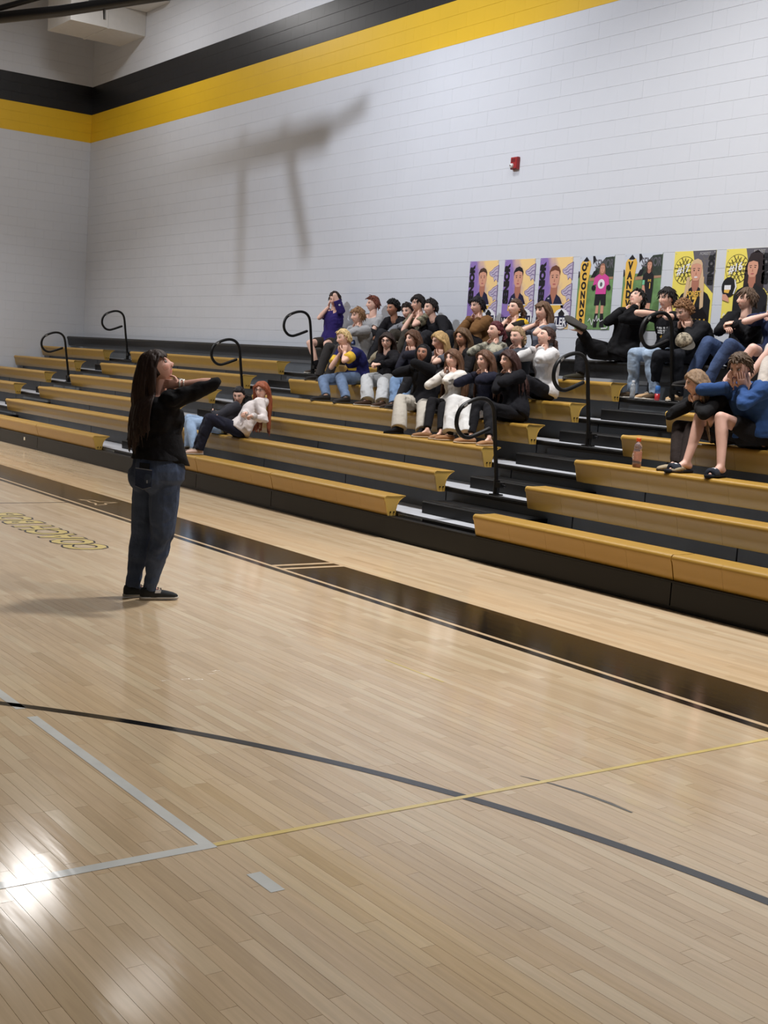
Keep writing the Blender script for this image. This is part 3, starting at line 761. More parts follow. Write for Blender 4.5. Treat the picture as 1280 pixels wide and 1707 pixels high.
# fire alarm
o = empty('fire_alarm', (-13.107, WALL_Y, 4.545), 'red fire alarm strobe high on the white block wall', 'fire alarm')
RED = material('alarm_red', (150, 36, 38), rough=0.4)
m = MB(); m.loft([[(a*(.066-c), -d, b*(.08-c)) for a, b in ((-1,-1),(1,-1),(1,1),(-1,1))] for c, d in ((0,0),(0,.045),(.008,.055))]); m.build('housing', RED, o)
m = MB()
for j in range(4): m.box((-.045, -.058, .015+j*.012), (.03, -.055, .020+j*.012))
m.build('sound_slots', material('alarm_dark_red', (84, 18, 22)), o)
m = MB(); m.ell((-.028, -.055, -.035), ((.034,0,0),(0,.038,0),(0,0,.034)), 14, 8); m.build('strobe_lens', material('strobe_lens', (222, 222, 222), rough=0.12), o, smooth=True)
m = MB(); m.box((-.05, -.062, -.079), (.06, -.01, -.068)); m.build('base_lip', material('alarm_dark_red', (84, 18, 22)), o)
m = MB(); m.tube([(-.028,-.094,-.04),(-.02,-.09,-.028)], .008, 8); m.build('flash_tube', material('flash_grey', (90, 90, 92)), o)

# duct boxes on the bleacher wall near the corner
o = empty('duct_box', (-25.78, WALL_Y-.004, 8.24), 'large white duct box high in the corner above the black stripe', 'duct')
m = MB(); m.box((-.62, -1.63, 0), (.64, -.83, 1.6)); m.build('duct_panel', M_DUCT, o)
m = MB(); m.box((-.62, -.825, 0), (.64, 0, 1.6)); m.build('duct_panel', M_DUCT, o)
m = MB(); m.box((-.61, -.832, .004), (.632, -.823, 1.59)); m.build('seam_strip', material('duct_seam', (150, 148, 146)), o)
m = MB(); m.box((-.63, -.85, -.012), (.65, -.80, 0)); m.build('flange', M_DUCT, o)
o = empty('duct_box', (-24.6, WALL_Y-.004, 8.72), 'small white duct end beside the large duct box', 'duct')
m = MB(); m.box((-.52, -.5, 0), (.56, 0, 1.25)); m.build('duct_panel', M_DUCT, o); MB().box((-.54, -.52, .05), (.58, 0, .09)).build('flange', M_DUCT, o)

# raised basketball backstop hanging on the left, partly in the top left corner
BS = material('black_backstop_steel', (24, 24, 27), rough=0.4, noise=0.06)
o = empty('basketball_backstop', (-13.5, 5.5, 6.9), 'black steel backstop tubes crossing the top left corner', 'backstop')
def P(x, y, z): return (x+13.5, y-5.5, z-6.9)
m = MB(); m.tube([P(-11.75, 2.6, 4.22), P(-11.22, 4.26, 4.665), P(-10.97, 4.87, 4.85), P(-10.5, 6.1, 5.22)], 0.05, 12); m.build('main_tube', BS, o, smooth=True)
m = MB(); m.tube([P(-11.9, 2.6, 4.30), P(-11.39, 3.78, 4.62), P(-11.29, 4.07, 4.75), P(-10.9, 5.2, 5.3)], 0.026, 10); m.build('brace_tube', BS, o, smooth=True)
m = MB(); m.tube([P(-11.125, 4.49, 4.765), P(-11.07, 4.625, 4.805)], 0.026, 10); m.tube([P(-11.075, 4.61, 4.75), P(-11.07, 4.62, 4.64)], 0.014, 8); m.build('sleeve_clamp', M_SILVER, o)
# hoist frame (left of the frame, casts the bars of shade on the wall)
fr = MB()
FY = 5.7
fr.tube([P(-19.84, FY, 7.25), P(-16.3, FY, 7.35)], 0.12, 10)
fr.build('cross_beam', BS, o)
for (xa, xb, z0) in ((-17.6, -17.52, 6.22), (-16.95, -16.5, 6.45)):
    m = MB(); m.tube([P(xa, FY, 7.5), P(xb, FY, z0)], 0.055, 10); m.build('drop_pole', BS, o)
for a_, b_, r_ in ((P(-16.35, FY, 7.35), P(-15.8, FY, 7.5), .05), (P(-10.5, 6.1, 5.2), P(-10.5, 6.1, 9.99), .035), (P(-19.7, FY, 7.25), P(-19.7, FY, 9.99), .045), (P(-11.75,2.6,4.22), P(-11.75,2.6,9.99), .03)):
    m = MB(); m.tube([a_, b_], r_, 8); m.build('hanger', BS, o)

# ceiling lamps
def lamp(i, x, y, z, wt, small):
    o = empty('high_bay_lamp', (x, y, z), 'unseen white high bay lamp hanging under the gym ceiling', 'lamp', 'high bay lamps')
    m = MB(); m.loft([[(-.35,-.55,.02),(.35,-.55,.02),(.35,.55,.02),(-.35,.55,.02)],[(-.3,-.5,.12),(.3,-.5,.12),(.3,.5,.12),(-.3,.5,.12)]]); m.build('housing', M_DUCT, o)
    m = MB(); m.tube([(0,-.4,.12),(0,-.4,.98)], .008, 6); m.tube([(0,.4,.12),(0,.4,.98)], .008, 6); m.build('hanger', M_SILVER, o)
    ld = bpy.data.lights.new('lamp_light', 'AREA'); ld.shape = 'RECTANGLE'; ld.size = .6; ld.size_y = 1.0; ld.energy = wt; ld.color = LAMP_COL
    if small == 2: ld.spread = math.radians(118)
    lo = bpy.data.objects.new('lamp_light', ld); COL.objects.link(lo); lo.parent = o; lo.location = (0, 0, 0.0)
for i, (x, y, wt, sm) in enumerate(LAMPS): lamp(i, x, y, LAMP_Z, wt, sm)
o = empty('flood_lamp', FLOOD[0], 'white flood lamp under the gym ceiling aimed at the bleacher wall', 'lamp')
dv = Vector(FLOOD[1])-Vector(FLOOD[0]); o.rotation_euler = dv.to_track_quat('-Z', 'Y').to_euler()
m = MB(); m.loft([[(-.2,-.2,.0),(.2,-.2,.0),(.2,.2,.0),(-.2,.2,.0)],[(-.16,-.16,.03),(.16,-.16,.03),(.16,.16,.03),(-.16,.16,.03)],[(-.1,-.1,.16),(.1,-.1,.16),(.1,.1,.16),(-.1,.1,.16)]]); m.build('housing', M_DUCT, o)
m = MB(); up_ = o.rotation_euler.to_matrix().inverted() @ Vector((0, 0, 1.08)); m.tube([(0, 0, .1), tuple(up_)], .02, 8); m.build('hanger', M_SILVER, o)
ld = bpy.data.lights.new('lamp_light', 'AREA'); ld.shape = 'SQUARE'; ld.size = .30; ld.energy = FLOOD[2]; ld.color = FLOOD_COL; ld.spread = math.radians(84)
lo = bpy.data.objects.new('lamp_light', ld); COL.objects.link(lo); lo.parent = o; lo.location = (0, 0, -.004)

# bottle with orange cap on the third row
def lathe(m, prof, seg=16, x=0, y=0):
    an = np.arange(seg)*2*np.pi/seg
    m.loft([[(x+r*math.cos(a), y+r*math.sin(a), z) for a in an] for r, z in prof])
def bottle(x, y, z, label, cap_c, glass, liquid_c, letter, s=1.0):
    o = empty('drink_bottle', (x, y, z), label, 'bottle')
    m = MB(); lathe(m, [(r*s, h*s) for r, h in ((.030,.0),(.036,.006),(.0365,.05),(.033,.075),(.0365,.10),(.0365,.135),(.030,.145),(.034,.165),(.030,.185),(.017,.205),(.015,.215))]); m.build('bottle_wall', glass, o, smooth=True)
    m = MB(); lathe(m, [(r*s, h*s) for r, h in ((.028,.003),(.0335,.008),(.034,.028),(.0335,.030))]); m.build('drink', liquid_c, o, smooth=True)
    m = MB(); lathe(m, [(r*s, h*s) for r, h in ((.0195,.212),(.0195,.236),(.017,.240))]); m.build('cap', cap_c, o)
    if letter:
        m = MB(); m.loft([[(.0372*s*math.cos(a), .0372*s*math.sin(a), zz*s) for a in np.radians(np.linspace(150, 390, 16))] for zz in (.055, .133)], caps=False, closed=False); m.build('wrap_label', material('bottle_wrap', (206, 150, 130), rough=0.3, noise=0.2, nscale=40), o)
        me = text_mesh(letter, .075*s, .002, align='CENTER'); me.materials.append(material('bottle_letter', (236, 222, 214))); t = linkobj('lettering', me, o, (-.022, -.0345, .066*s)); t.rotation_euler = (math.pi/2, 0, math.radians(-32))
    return o
CLEAR = material('clear_bottle', (210, 186, 182), rough=0.08, transmission=0.75)
bottle(-7.905, 8.60, ZK[2]+.001, 'sports drink bottle with orange cap standing on the third row bench', material('orange_cap', (226, 92, 36), rough=.35), CLEAR, material('red_drink', (186, 56, 44), rough=.15), 'G', 1.12)
bottle(-9.90, 10.60, ZK[5]-.168, 'small clear water bottle beside the brown shoe on the upper aisle deck', material('white_cap', (220, 220, 224)), material('water_bottle', (200, 206, 212), rough=.1, transmission=.6), material('water', (180, 186, 196), rough=.1, transmission=.5), None, .85)
o = empty('drink_can', (-9.62, 10.70, ZK[5]-.169), 'tall red and blue drink can between the tan sneakers', 'can')
m = MB(); lathe(m, [(.024,.0),(.029,.006),(.029,.075)]); m.build('can_lower', material('can_red', (176, 44, 48), rough=.3), o, smooth=True)
m = MB(); lathe(m, [(.029,.075),(.029,.15),(.024,.162),(.023,.165)]); m.build('can_upper', material('can_blue', (70, 120, 190), rough=.3), o, smooth=True)
# ================================================================ people
QUEUE = []
def nrm(v): v = np.asarray(v, float); return v/(np.linalg.norm(v)+1e-9)
Z3 = np.array([0, 0, 1.0])
def cloth(name, rgb, bump=0.55, noise=0.12, nscale=6, bscale=26, rough=0.9):
    return material('cloth_%s_%d_%d_%d' % ((name,)+tuple(rgb[:3])), rgb, rough=rough, noise=noise, nscale=nscale, bump=bump, bscale=bscale, spec=0.2)
def denim(rgb): return material('denim_%d_%d_%d' % tuple(rgb), rgb, rough=0.85, noise=0.30, nscale=7, bump=0.5, bscale=40, spec=0.2)
def hairmat(rgb): return material('hair_%d_%d_%d' % tuple(rgb), rgb, rough=0.58, noise=0.34, nscale=1.0, bump=0.45, bscale=1.0, spec=0.25, stretch=(85, 85, 11))
def skinmat(rgb): return material('skin_%d_%d_%d' % tuple(rgb), rgb, rough=0.5, noise=0.05, nscale=9, bump=0.06, bscale=180, spec=0.35, paint=True)

def queue_remesh(mb, name, mat, parent, origin, voxel, smooth=4, wrinkle=0.0, wscale=16.0, seed=0, extra=None):
    """union of overlapping volumes into ONE continuous skin (finished together at the end)"""
    me = mb.mesh(name, origin); fix_normals(me)
    o = bpy.data.objects.new(name, me); COL.objects.link(o); o.parent = parent
    me.materials.append(mat)
    r = o.modifiers.new('r', 'REMESH'); r.mode = 'VOXEL'; r.voxel_size = voxel; r.use_smooth_shade = True
    if smooth:
        s = o.modifiers.new('s', 'SMOOTH'); s.factor = 0.5; s.iterations = smooth
    QUEUE.append((o, wrinkle, wscale, seed, extra))
    return o
def finish_queue():
    dg = bpy.context.evaluated_depsgraph_get(); dg.update()
    new = [(q, bpy.data.meshes.new_from_object(q[0].evaluated_get(dg))) for q in QUEUE]
    for (o, wr, ws, seed, extra), me in new:
        o.modifiers.clear(); old = o.data; mats = [m for m in old.materials]
        n = len(me.vertices)
        if wr and n:
            co = np.zeros(n*3); me.vertices.foreach_get('co', co); co = co.reshape(-1, 3)
            no = np.zeros(n*3); me.vertices.foreach_get('normal', no); no = no.reshape(-1, 3)
            rg = np.random.RandomState(seed); d = np.zeros(n); w = co+0.02*np.sin(co[:, [1, 2, 0]]*31+seed)
            for i in range(7):
                k = rg.normal(size=3)*ws*(0.6+0.35*i); d += np.sin(w@k+rg.rand()*6.28)/(1+0.45*i)
            d = -np.abs(d)*0.6+0.5*d
            co = co+no*(d*wr/1.6)[:, None]; me.vertices.foreach_set('co', co.ravel())
        if extra is not None:      # join finely modelled head and hands into the same body mesh
            V, F, C = extra
            co = np.zeros(n*3); me.vertices.foreach_get('co', co); co = co.reshape(-1, 3)
            faces = [tuple(p.vertices) for p in me.polygons]
            faces += [tuple(i+n for i in f) for f in F]
            m2 = bpy.data.meshes.new(me.name); m2.from_pydata(np.concatenate([co, V]).tolist(), [], faces)
            a = m2.attributes.new('paint', 'FLOAT_COLOR', 'POINT')
            cc = np.concatenate([np.zeros((n, 4)), C]); a.data.foreach_set('color', cc.ravel().astype(np.float32))
            bpy.data.meshes.remove(me); me = m2
        me.materials.clear()
        for m in mats: me.materials.append(m)
        me.polygons.foreach_set('use_smooth', [True]*len(me.polygons))
        o.data = me; bpy.data.meshes.remove(old)

# ---------------------------------------------------------------- head
def g2(a, b, sa, sb): return np.exp(-(a/sa)**2-(b/sb)**2)
def head_local(female, skin, brow, nu=44, nv=34):
    """returns verts (x left, y forward, z up; head centre at 0), faces, paint"""
    th = np.linspace(0.06, math.pi-0.06, nv); ph = np.arange(nu)*2*np.pi/nu
    T, Pp = np.meshgrid(th, ph, indexing='ij')
    ux = np.sin(T)*np.sin(Pp); uy = np.sin(T)*np.cos(Pp); uz = np.cos(T)
    x = ux*0.076; y = uy*0.095; z = uz*0.116
    low = np.clip(-uz, 0, 1)
    jw = 0.34 if female else 0.24
    x = x*(1-jw*low**1.4); y = np.where(uy > 0, y*(1-0.10*low**1.5), y*(1-0.42*low))
    y = y+0.012*low
    fr = np.clip(uy, 0, 1)
    # flatten the face, then features
    y = np.where(uy > 0, np.minimum(y, 0.088+0.006*np.clip(uy, 0, 1)), y)
    f = (uy > 0.2)
    dy = 0.026*g2(x, z+0.026, 0.011, 0.016)+0.013*g2(x, z-0.002, 0.008, 0.024)          # nose tip and bridge
    dy += -0.010*(g2(np.abs(x)-0.031, z-0.010, 0.016, 0.011))                          # eye sockets
    dy += 0.005*g2(np.abs(x)-0.028, z-0.030, 0.024, 0.010)                             # brow ridge
    dy += 0.005*g2(np.abs(x)-0.042, z+0.022, 0.018, 0.018)                             # cheeks
    dy += 0.009*g2(x, z+0.058, 0.020, 0.007)+0.008*g2(x, z+0.070, 0.017, 0.007)-0.003*g2(x, z+0.064, 0.024, 0.003)
    dy += 0.011*g2(x, z+0.099, 0.020, 0.014)                                            # chin
    y = y+np.where(f, dy, 0)
    V = np.stack([x, y, z], -1).reshape(-1, 3)
    F = []
    for i in range(nv-1):
        for j in range(nu):
            k = (j+1) % nu; F.append((i*nu+j, (i+1)*nu+j, (i+1)*nu+k, i*nu+k))
    n = len(V); V = np.concatenate([V, [V[:nu].mean(0)+[0, 0, .001], V[-nu:].mean(0)-[0, 0, .001]]])
    for j in range(nu):
        k = (j+1) % nu; F.append((n, j, k)); F.append((n+1, (nv-1)*nu+k, (nv-1)*nu+j))
    C = np.zeros((len(V), 4)); xf, yf, zf = V[:, 0], V[:, 1], V[:, 2]
    front = yf > 0.04
    lin = np.array(sr(skin))
    lip = front & (np.abs(xf) < 0.025) & (zf < -0.053) & (zf > -0.076)
    C[lip] = [*(lin*np.array([0.78, 0.52, 0.52])), 0.85]
    bw = front & (np.abs(np.abs(xf)-0.031) < 0.019) & (zf > 0.026) & (zf < 0.036)
    C[bw] = [*(np.array(sr(brow))*0.8), 0.85]
    ch = front & (np.hypot(np.abs(xf)-0.042, zf+0.024) < 0.022); C[ch] = [*(lin*np.array([1.02, 0.84, 0.82])), 0.6]
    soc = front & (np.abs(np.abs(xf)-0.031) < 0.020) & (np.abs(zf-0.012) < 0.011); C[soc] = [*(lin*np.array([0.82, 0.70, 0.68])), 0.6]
    Vs = [V]; Cs = [C]; n = len(V)
    def addpart(mb, col):
        nonlocal n
        v = mb.verts(); F.extend([tuple(i+n for i in q) for q in mb.f]); n += len(v); Vs.append(v)
        c = np.zeros((len(v), 4)); 
        if col is not None: c[:] = [*col, 1]
        Cs.append(c)
    for s in (-1, 1):
        m = MB(); m.ell((s*0.031, 0.079, 0.0115), ((.0125, 0, 0), (0, .011, 0), (0, 0, .0072)), 10, 6); addpart(m, (0.62, 0.60, 0.58))
        m = MB(); m.ell((s*0.031, 0.0875, 0.0115), ((.0058, 0, 0), (0, .0035, 0), (0, 0, .0060)), 8, 5); addpart(m, (0.03, 0.02, 0.015))
        m = MB(); m.tube([(s*0.046, .079, .0125), (s*0.031, .0885, .0192), (s*0.017, .083, .0135)], .0022, 5); addpart(m, (0.03, 0.02, 0.02))
        m = MB(); m.ell((s*0.076, -0.012, -0.004), ((.007, -.004*s*s, 0), (0, .018, .004), (0, -.006, .030)), 10, 8); addpart(m, lin*np.array([.95, .8, .78]))
        m = MB(); m.ell((s*0.0815, -0.006, -0.002), ((.003, 0, 0), (0, .009, .002), (0, -.003, .017)), 8, 6); addpart(m, lin*np.array([.6, .42, .4]))
    for s in (-1, 1):
        m = MB(); m.ell((s*.0085, .1035, -.036), ((.007, 0, 0), (0, .008, 0), (0, 0, .0065)), 8, 6); addpart(m, None)
        m = MB(); m.ell((s*.0065, .1085, -.0405), ((.0028, 0, 0), (0, .002, 0), (0, 0, .0018)), 6, 4); addpart(m, lin*.3)
    return np.concatenate(Vs), F, np.concatenate(Cs)

def hand_mb(mb, wrist, d, palm_n, thumb_side, curl=(0.35, 0.45, 0.4), s=1.0, spread=0.05, thumb_curl=0.3):
    """palm, four unequal bent fingers and a thumb; d points to the fingers, palm_n out of the palm"""
    d = nrm(d); n = nrm(np.asarray(palm_n)-d*(np.asarray(palm_n)@d)); l = nrm(thumb_side-d*(thumb_side@d)-n*(thumb_side@n)) if True else None
    w = np.asarray(wrist, float)
    def ring(t, hw, ht):
        a = np.arange(10)*2*np.pi/10
        return w+d*t*s+(np.cos(a)[:, None]*l*hw+np.sin(a)[:, None]*n*ht)*s
    mb.loft([ring(-.02, .024, .019), ring(0, .026, .018), ring(.025, .035, .017), ring(.055, .041, .015), ring(.082, .040, .012), ring(.094, .036, .008)])
    for i, (off, L, r) in enumerate(((.030, .070, .0088), (.010, .080, .0090), (-.010, .074, .0086), (-.029, .058, .0078))):
        p = w+d*.080*s+l*off*s; dd = nrm(d+l*(off*spread*30)); pts = [p-d*.015*s, p]; a = 0
        for j, fr in enumerate((.45, .32, .23)):
            a += curl[j]; v = dd*math.cos(a)+n*math.sin(a); p = p+v*L*fr*s; pts.append(p)
        mb.tube(pts, [r*s, r*s, r*.95*s, r*.88*s, r*.72*s], 7, round_=True)
    p = w+d*.020*s+l*.030*s; v = nrm(d*.65+l*.75+n*.15); q = p+v*.038*s; v2 = nrm(d*.95+l*.3+n*thumb_curl); q2 = q+v2*.030*s; v3 = nrm(d+n*thumb_curl*1.5); q3 = q2+v3*.024*s
    mb.tube([p-l*.012*s, p, q, q2, q3], [.013*s, .0135*s, .0115*s, .0100*s, .0080*s], 7, round_=True)

def ik(a, b, la, lb, pole):
    a = np.asarray(a, float); b = np.asarray(b, float); d = b-a; D = np.linalg.norm(d); u = d/(D+1e-9)
    if D > (la+lb)*0.985: k = D/((la+lb)*0.985); la *= k; lb *= k
    if D < abs(la-lb)+.02: D = abs(la-lb)+.02
    x = (la*la-lb*lb+D*D)/(2*D); h = math.sqrt(max(la*la-x*x, 1e-6))
    pv = np.asarray(pole, float)-a; pv = pv-u*(pv@u)
    if np.linalg.norm(pv) < 1e-3: pv = np.array([0, -1., 0])
    return a+u*x+nrm(pv)*h

# ---------------------------------------------------------------- hair
def hair_build(root, org, style, rgb, length, hd, f, l, u, skin_side, blockers, seed, s=1.0, thin=False):
    rg = np.random.RandomState(seed); hm = hairmat(rgb)
    R = np.stack([l, f, u])                # local -> world rows
    def W(p): return hd+(np.asarray(p)*s)@R
    rad = np.array([.079, .098, .119])
    def in_hair(q):       # q unit local direction: is this scalp?
        x, y, z = q[..., 0], q[..., 1], q[..., 2]
        line = np.where(y > 0.55, 0.60, np.where(y > 0.0, 0.02+0.9*np.clip(y, 0, .62), -0.42))
        if style in ('bangs',): line = np.where(y > 0.55, 0.55, line)
        return z > line
    # cap following the skull
    nu, nv = 36, 20
    th = np.linspace(0.03, 2.15, nv); ph = np.arange(nu)*2*np.pi/nu
    T, Pp = np.meshgrid(th, ph, indexing='ij')
    q = np.stack([np.sin(T)*np.sin(Pp), np.sin(T)*np.cos(Pp), np.cos(T)], -1)
    low = np.clip(-q[..., 2], 0, 1)
    m_in = in_hair(q)
    thick = {'short': .014, 'fringe': .017, 'curly': .020, 'tied': .008, 'none': .005}.get(style, .012)
    bump = 0.35*np.sin(Pp*9+T*3+seed)*thick*.5+rg.normal(size=T.shape)*thick*.12
    off = np.where(m_in, thick+bump, -.006)
    p = q*(rad+off[..., None]); p[..., 0] *= (1-.2*low); p[..., 1] = np.where(q[..., 1] < 0, p[..., 1]*(1-.30*low), p[..., 1])
    mb = MB(); rings = [W(r) for r in p]; mb.loft(rings, caps=True)
    # locks
    def tube(pts, r0, r1, seg=5):
        n = len(pts); rr = [r0*(1-(i/(n-1))**1.6)+r1*(i/(n-1))**1.6 for i in range(n)]
        mb.tube(pts, rr, seg, flat=1.0)
    fcnt = 1.0
    if style in ('short', 'fringe', 'curly', 'bangs', 'long', 'tied'):
        N = {'short': 110, 'fringe': 130, 'curly': 190, 'bangs': 40, 'long': 0, 'tied': 0}[style]
        c = 0
        while c < N:
            d = rg.normal(size=3); d /= np.linalg.norm(d)
            if style == 'bangs': d = nrm([rg.uniform(-.55, .55), rg.uniform(.45, .8), .75])
            if not in_hair(d) or d[2] < -.25: continue
            c += 1
            base = d*(rad+thick*.4)
            if style == 'curly':
                pts = []; a0 = rg.rand()*6.28; t1 = nrm(np.cross(d, [0.3, 1, .2])); t2 = np.cross(d, t1)
                for i in range(6): pts.append(W(base+d*(.004*i+.006)+(t1*math.cos(a0+i*1.1)+t2*math.sin(a0+i*1.1))*.011*(1-.05*i)))
                tube(pts, .0075, .003)
            else:
                crown = np.array([0.01, -.35, .95]); fl = d-crown; fl -= d*(fl@d); fl = nrm(fl)
                if style in ('fringe', 'bangs') and d[1] > 0.1: fl = nrm(np.array([.25*rg.normal(), .7, -.5])-d*.2)
                if style == 'short' and d[1] > 0.2: fl = nrm(np.array([.5+.4*rg.normal(), .4, .15]))
                L = (.05 if style == 'short' else .062)*(0.7+.6*rg.rand()); pts = []; p0 = base.copy(); v = nrm(fl+d*.45+rg.normal(size=3)*.22)
                for i in range(5):
                    pts.append(W(p0)); v = nrm(v+np.array([0, 0, -.28])); p0 = p0+v*L/4
                    e = math.sqrt(((p0/(rad+.006))**2).sum())
                    if e < 1: p0 = p0/e
                tube(pts, .0095, .0025)
    if thin:      # cut fringe over the forehead
        for q in range(70):
            dx = nrm([rg.uniform(-.62, .62), rg.uniform(.35, .62), rg.uniform(.62, .85)]); p0 = dx*(rad+.010); pts = []
            v = nrm([dx[0]*.5+rg.normal()*.08, .8, .1])
            for i in range(7):
                pts.append(W(p0)); v = nrm(v+np.array([0, -.04, -.42])); p0 = p0+v*.0125; e = math.sqrt(((p0/(rad+.006))**2).sum())
                if e < 1: p0 = p0/e
            tube(pts, .0075, .003)
    if style in ('long', 'tied', 'bangs'):
        N = 135 if style == 'long' else (60 if style == 'bangs' else 50)
        if thin: N = 230
        cnt = 0; down_l = R@np.array([0, 0, -1.0])
        while cnt < N:
            d = rg.normal(size=3); d /= np.linalg.norm(d)
            if not in_hair(d) or d[2] < (-.3 if style != 'tied' else -.35): continue
            if style == 'bangs' and d[1] > .45: continue
            cnt += 1
            pts = []
            if style == 'tied':
                # gathered to the back, then falling as a tail
                k0 = np.array([0, -1.02, .10])*(rad+.012); p0 = d*(rad+thick*.6)
                for t in np.linspace(0, 1, 6):
                    pp = p0*(1-t)+k0*t; e = math.sqrt(((pp/(rad+.008+.004*rg.rand()))**2).sum()); pp = pp/e if e < 1 else pp; pts.append(W(pp))
                base = W(k0)+rg.normal(size=3)*.008
                bdir = -f
                for i in range(1, 7):
                    t = i/6; pts.append(base+bdir*(.025*math.sin(t*2.6)+.01)*s-Z3*length*t+rg.normal(size=3)*.010*(1+t))
                tube(pts, .007, .003)
                continue
            side = 1 if d[0] > .04 else -1
            p0 = W(d*(rad+.006)); v = nrm((np.array([side*.9, .15 if d[1] > 0 else -.8, .1]))@R+rg.normal(size=3)*.1)
            Lt = (length+.17+.10*rg.rand()); st = .030; acc = 0; wob = rg.rand()*6.28; wa = rg.uniform(.3, 1)
            while acc < Lt:
                pts.append(p0.copy()); v = nrm(v*.55-Z3*.55); p1 = p0+v*st
                ql = ((p1-hd)/s)@R.T
                e = math.sqrt(((ql/(rad+.006+.011*wa))**2).sum())
                if e < 1 and ql[2] > -.13: ql = ql/e
                # keep off the face
                yl = -.012+max(0., ql[2]+.01)*1.0       # tucked behind the ears, off the face
                if ql[1] > yl and ql[2] < .062:
                    ql[1] = ql[1]*.5+yl*.5 if ql[2] > -.02 else yl
                    if abs(ql[0]) < .082 and ql[2] > -.16: ql[0] = side*.084
                if ql[2] < -.06 and ql[1] > .02 and skin_side == 'back': ql[1] *= .55
                p1 = hd+(ql*s)@R
                for (c, ax) in blockers:
                    dd = (p1-c)/ax; e = math.sqrt((dd**2).sum())
                    if e < 1: p1 = c+dd/e*ax
                p1 = p1+(l*math.sin(acc*22+wob)+f*math.cos(acc*19+wob))*.0035*wa
                v = nrm(p1-p0); p0 = p1; acc += st
            tube(pts, .0118 if not thin else .0096, .004)
    if style in ('long', 'bangs', 'tied'): return queue_remesh(mb, 'hair', hm, root, org, (.0068 if style != 'tied' else .0075) if not thin else .0048, 3, wrinkle=.0, seed=seed)
    return mb.build('hair', hm, root, origin=org, smooth=True)

def shoe(root, org, kind, rgb, heel, d, up=Z3, side=1, s=1.0):
    """heel: point on the ground under the heel; d: toe direction"""
    d = nrm(d); up = nrm(up-d*(up@d)); sd = np.cross(d, up)
    L = .265*s
    def ring(t, hw, z0, z1, n=12):
        a = np.arange(n)*2*np.pi/n; zc = (z0+z1)/2; hz = (z1-z0)/2
        px = np.sign(np.cos(a))*np.abs(np.cos(a))**.75; pz = np.sign(np.sin(a))*np.abs(np.sin(a))**.75
        return heel+d*t*L+sd[None, :]*(px*hw*s)[:, None]+up[None, :]*(zc*s+pz*hz*s)[:, None]
    high = {'boot': .125, 'moc': .065, 'flat': .05, 'slide': .06}.get(kind, .085)
    if kind == 'slide':
        m = MB(); m.loft([ring(t, w, 0, .026) for t, w in ((-.02, .025), (.04, .036), (.3, .037), (.7, .046), (.9, .040), (1.0, .022))]); o = m.build('slide_sole', cloth('slide', rgb, .1), root, origin=org, smooth=True)
        m = MB(); a = np.radians(np.linspace(-8, 188, 12)); 
        m.loft([np.concatenate([heel+d*t*L+sd*(np.cos(a)*(.050*s))[:, None]+up*(np.sin(a)*.062*s+.016*s)[:, None], heel+d*t*L+sd*(np.cos(a[::-1])*(.046*s))[:, None]+up*(np.sin(a[::-1])*.057*s+.016*s)[:, None]]) for t in (.50, .60, .70, .80)])
        st = m.build('strap', cloth('strap', (44, 48, 58), .1), o, origin=org, smooth=True)
        m = MB(); m.loft([heel+d*t*L+sd*(np.cos(a[4:8])*(.0515*s))[:, None]+up*(np.sin(a[4:8])*.0635*s+.016*s)[:, None] for t in (.60, .70)], caps=False, closed=False); m.build('stripe', cloth('stripe', (200, 200, 204), .05), o, origin=org)
        return o
    up_rgb = rgb
    m = MB()
    m.loft([ring(t, w, .012, h) for t, w, h in ((-.03, .016, high*.8), (.0, .030, high), (.12, .035, high*1.02), (.30, .036, high), (.42, .038, max(high*.86, .068)), (.58, .043, .066), (.76, .046, .056), (.90, .040, .046), (.98, .026, .036), (1.01, .012, .028))])
    o = m.build('shoe', cloth('shoe', rgb, .15), root, origin=org, smooth=True)
    sole_c = {'moc': (196, 176, 150), 'sneaker': (186, 180, 170), 'boot': (20, 20, 22), 'flat': (60, 50, 42)}.get(kind, (180, 176, 170))
    if kind == 'sneaker' and sum(rgb) < 150: sole_c = (70, 68, 66)
    m = MB(); m.loft([ring(t, w, 0, .022) for t, w in ((-.045, .015), (-.02, .030), (.1, .037), (.35, .036), (.6, .045), (.78, .048), (.92, .041), (1.0, .026), (1.03, .010))]); m.build('sole', cloth('sole', sole_c, .05), o, origin=(0,0,0) if False else org, smooth=True)
    if kind in ('sneaker', 'boot'):
        m = MB()
        for t in (.36, .44, .52): m.tube([heel+d*t*L+sd*.022*s+up*(.080-.05*(t-.36))*s, heel+d*(t+.02)*L+up*(.092-.09*(t-.36))*s, heel+d*t*L-sd*.022*s+up*(.080-.05*(t-.36))*s], .0035*s, 5)
        m.build('laces', cloth('laces', (200, 190, 175) if sum(rgb) > 200 else (52, 50, 50), .05), o, origin=org)
    return o

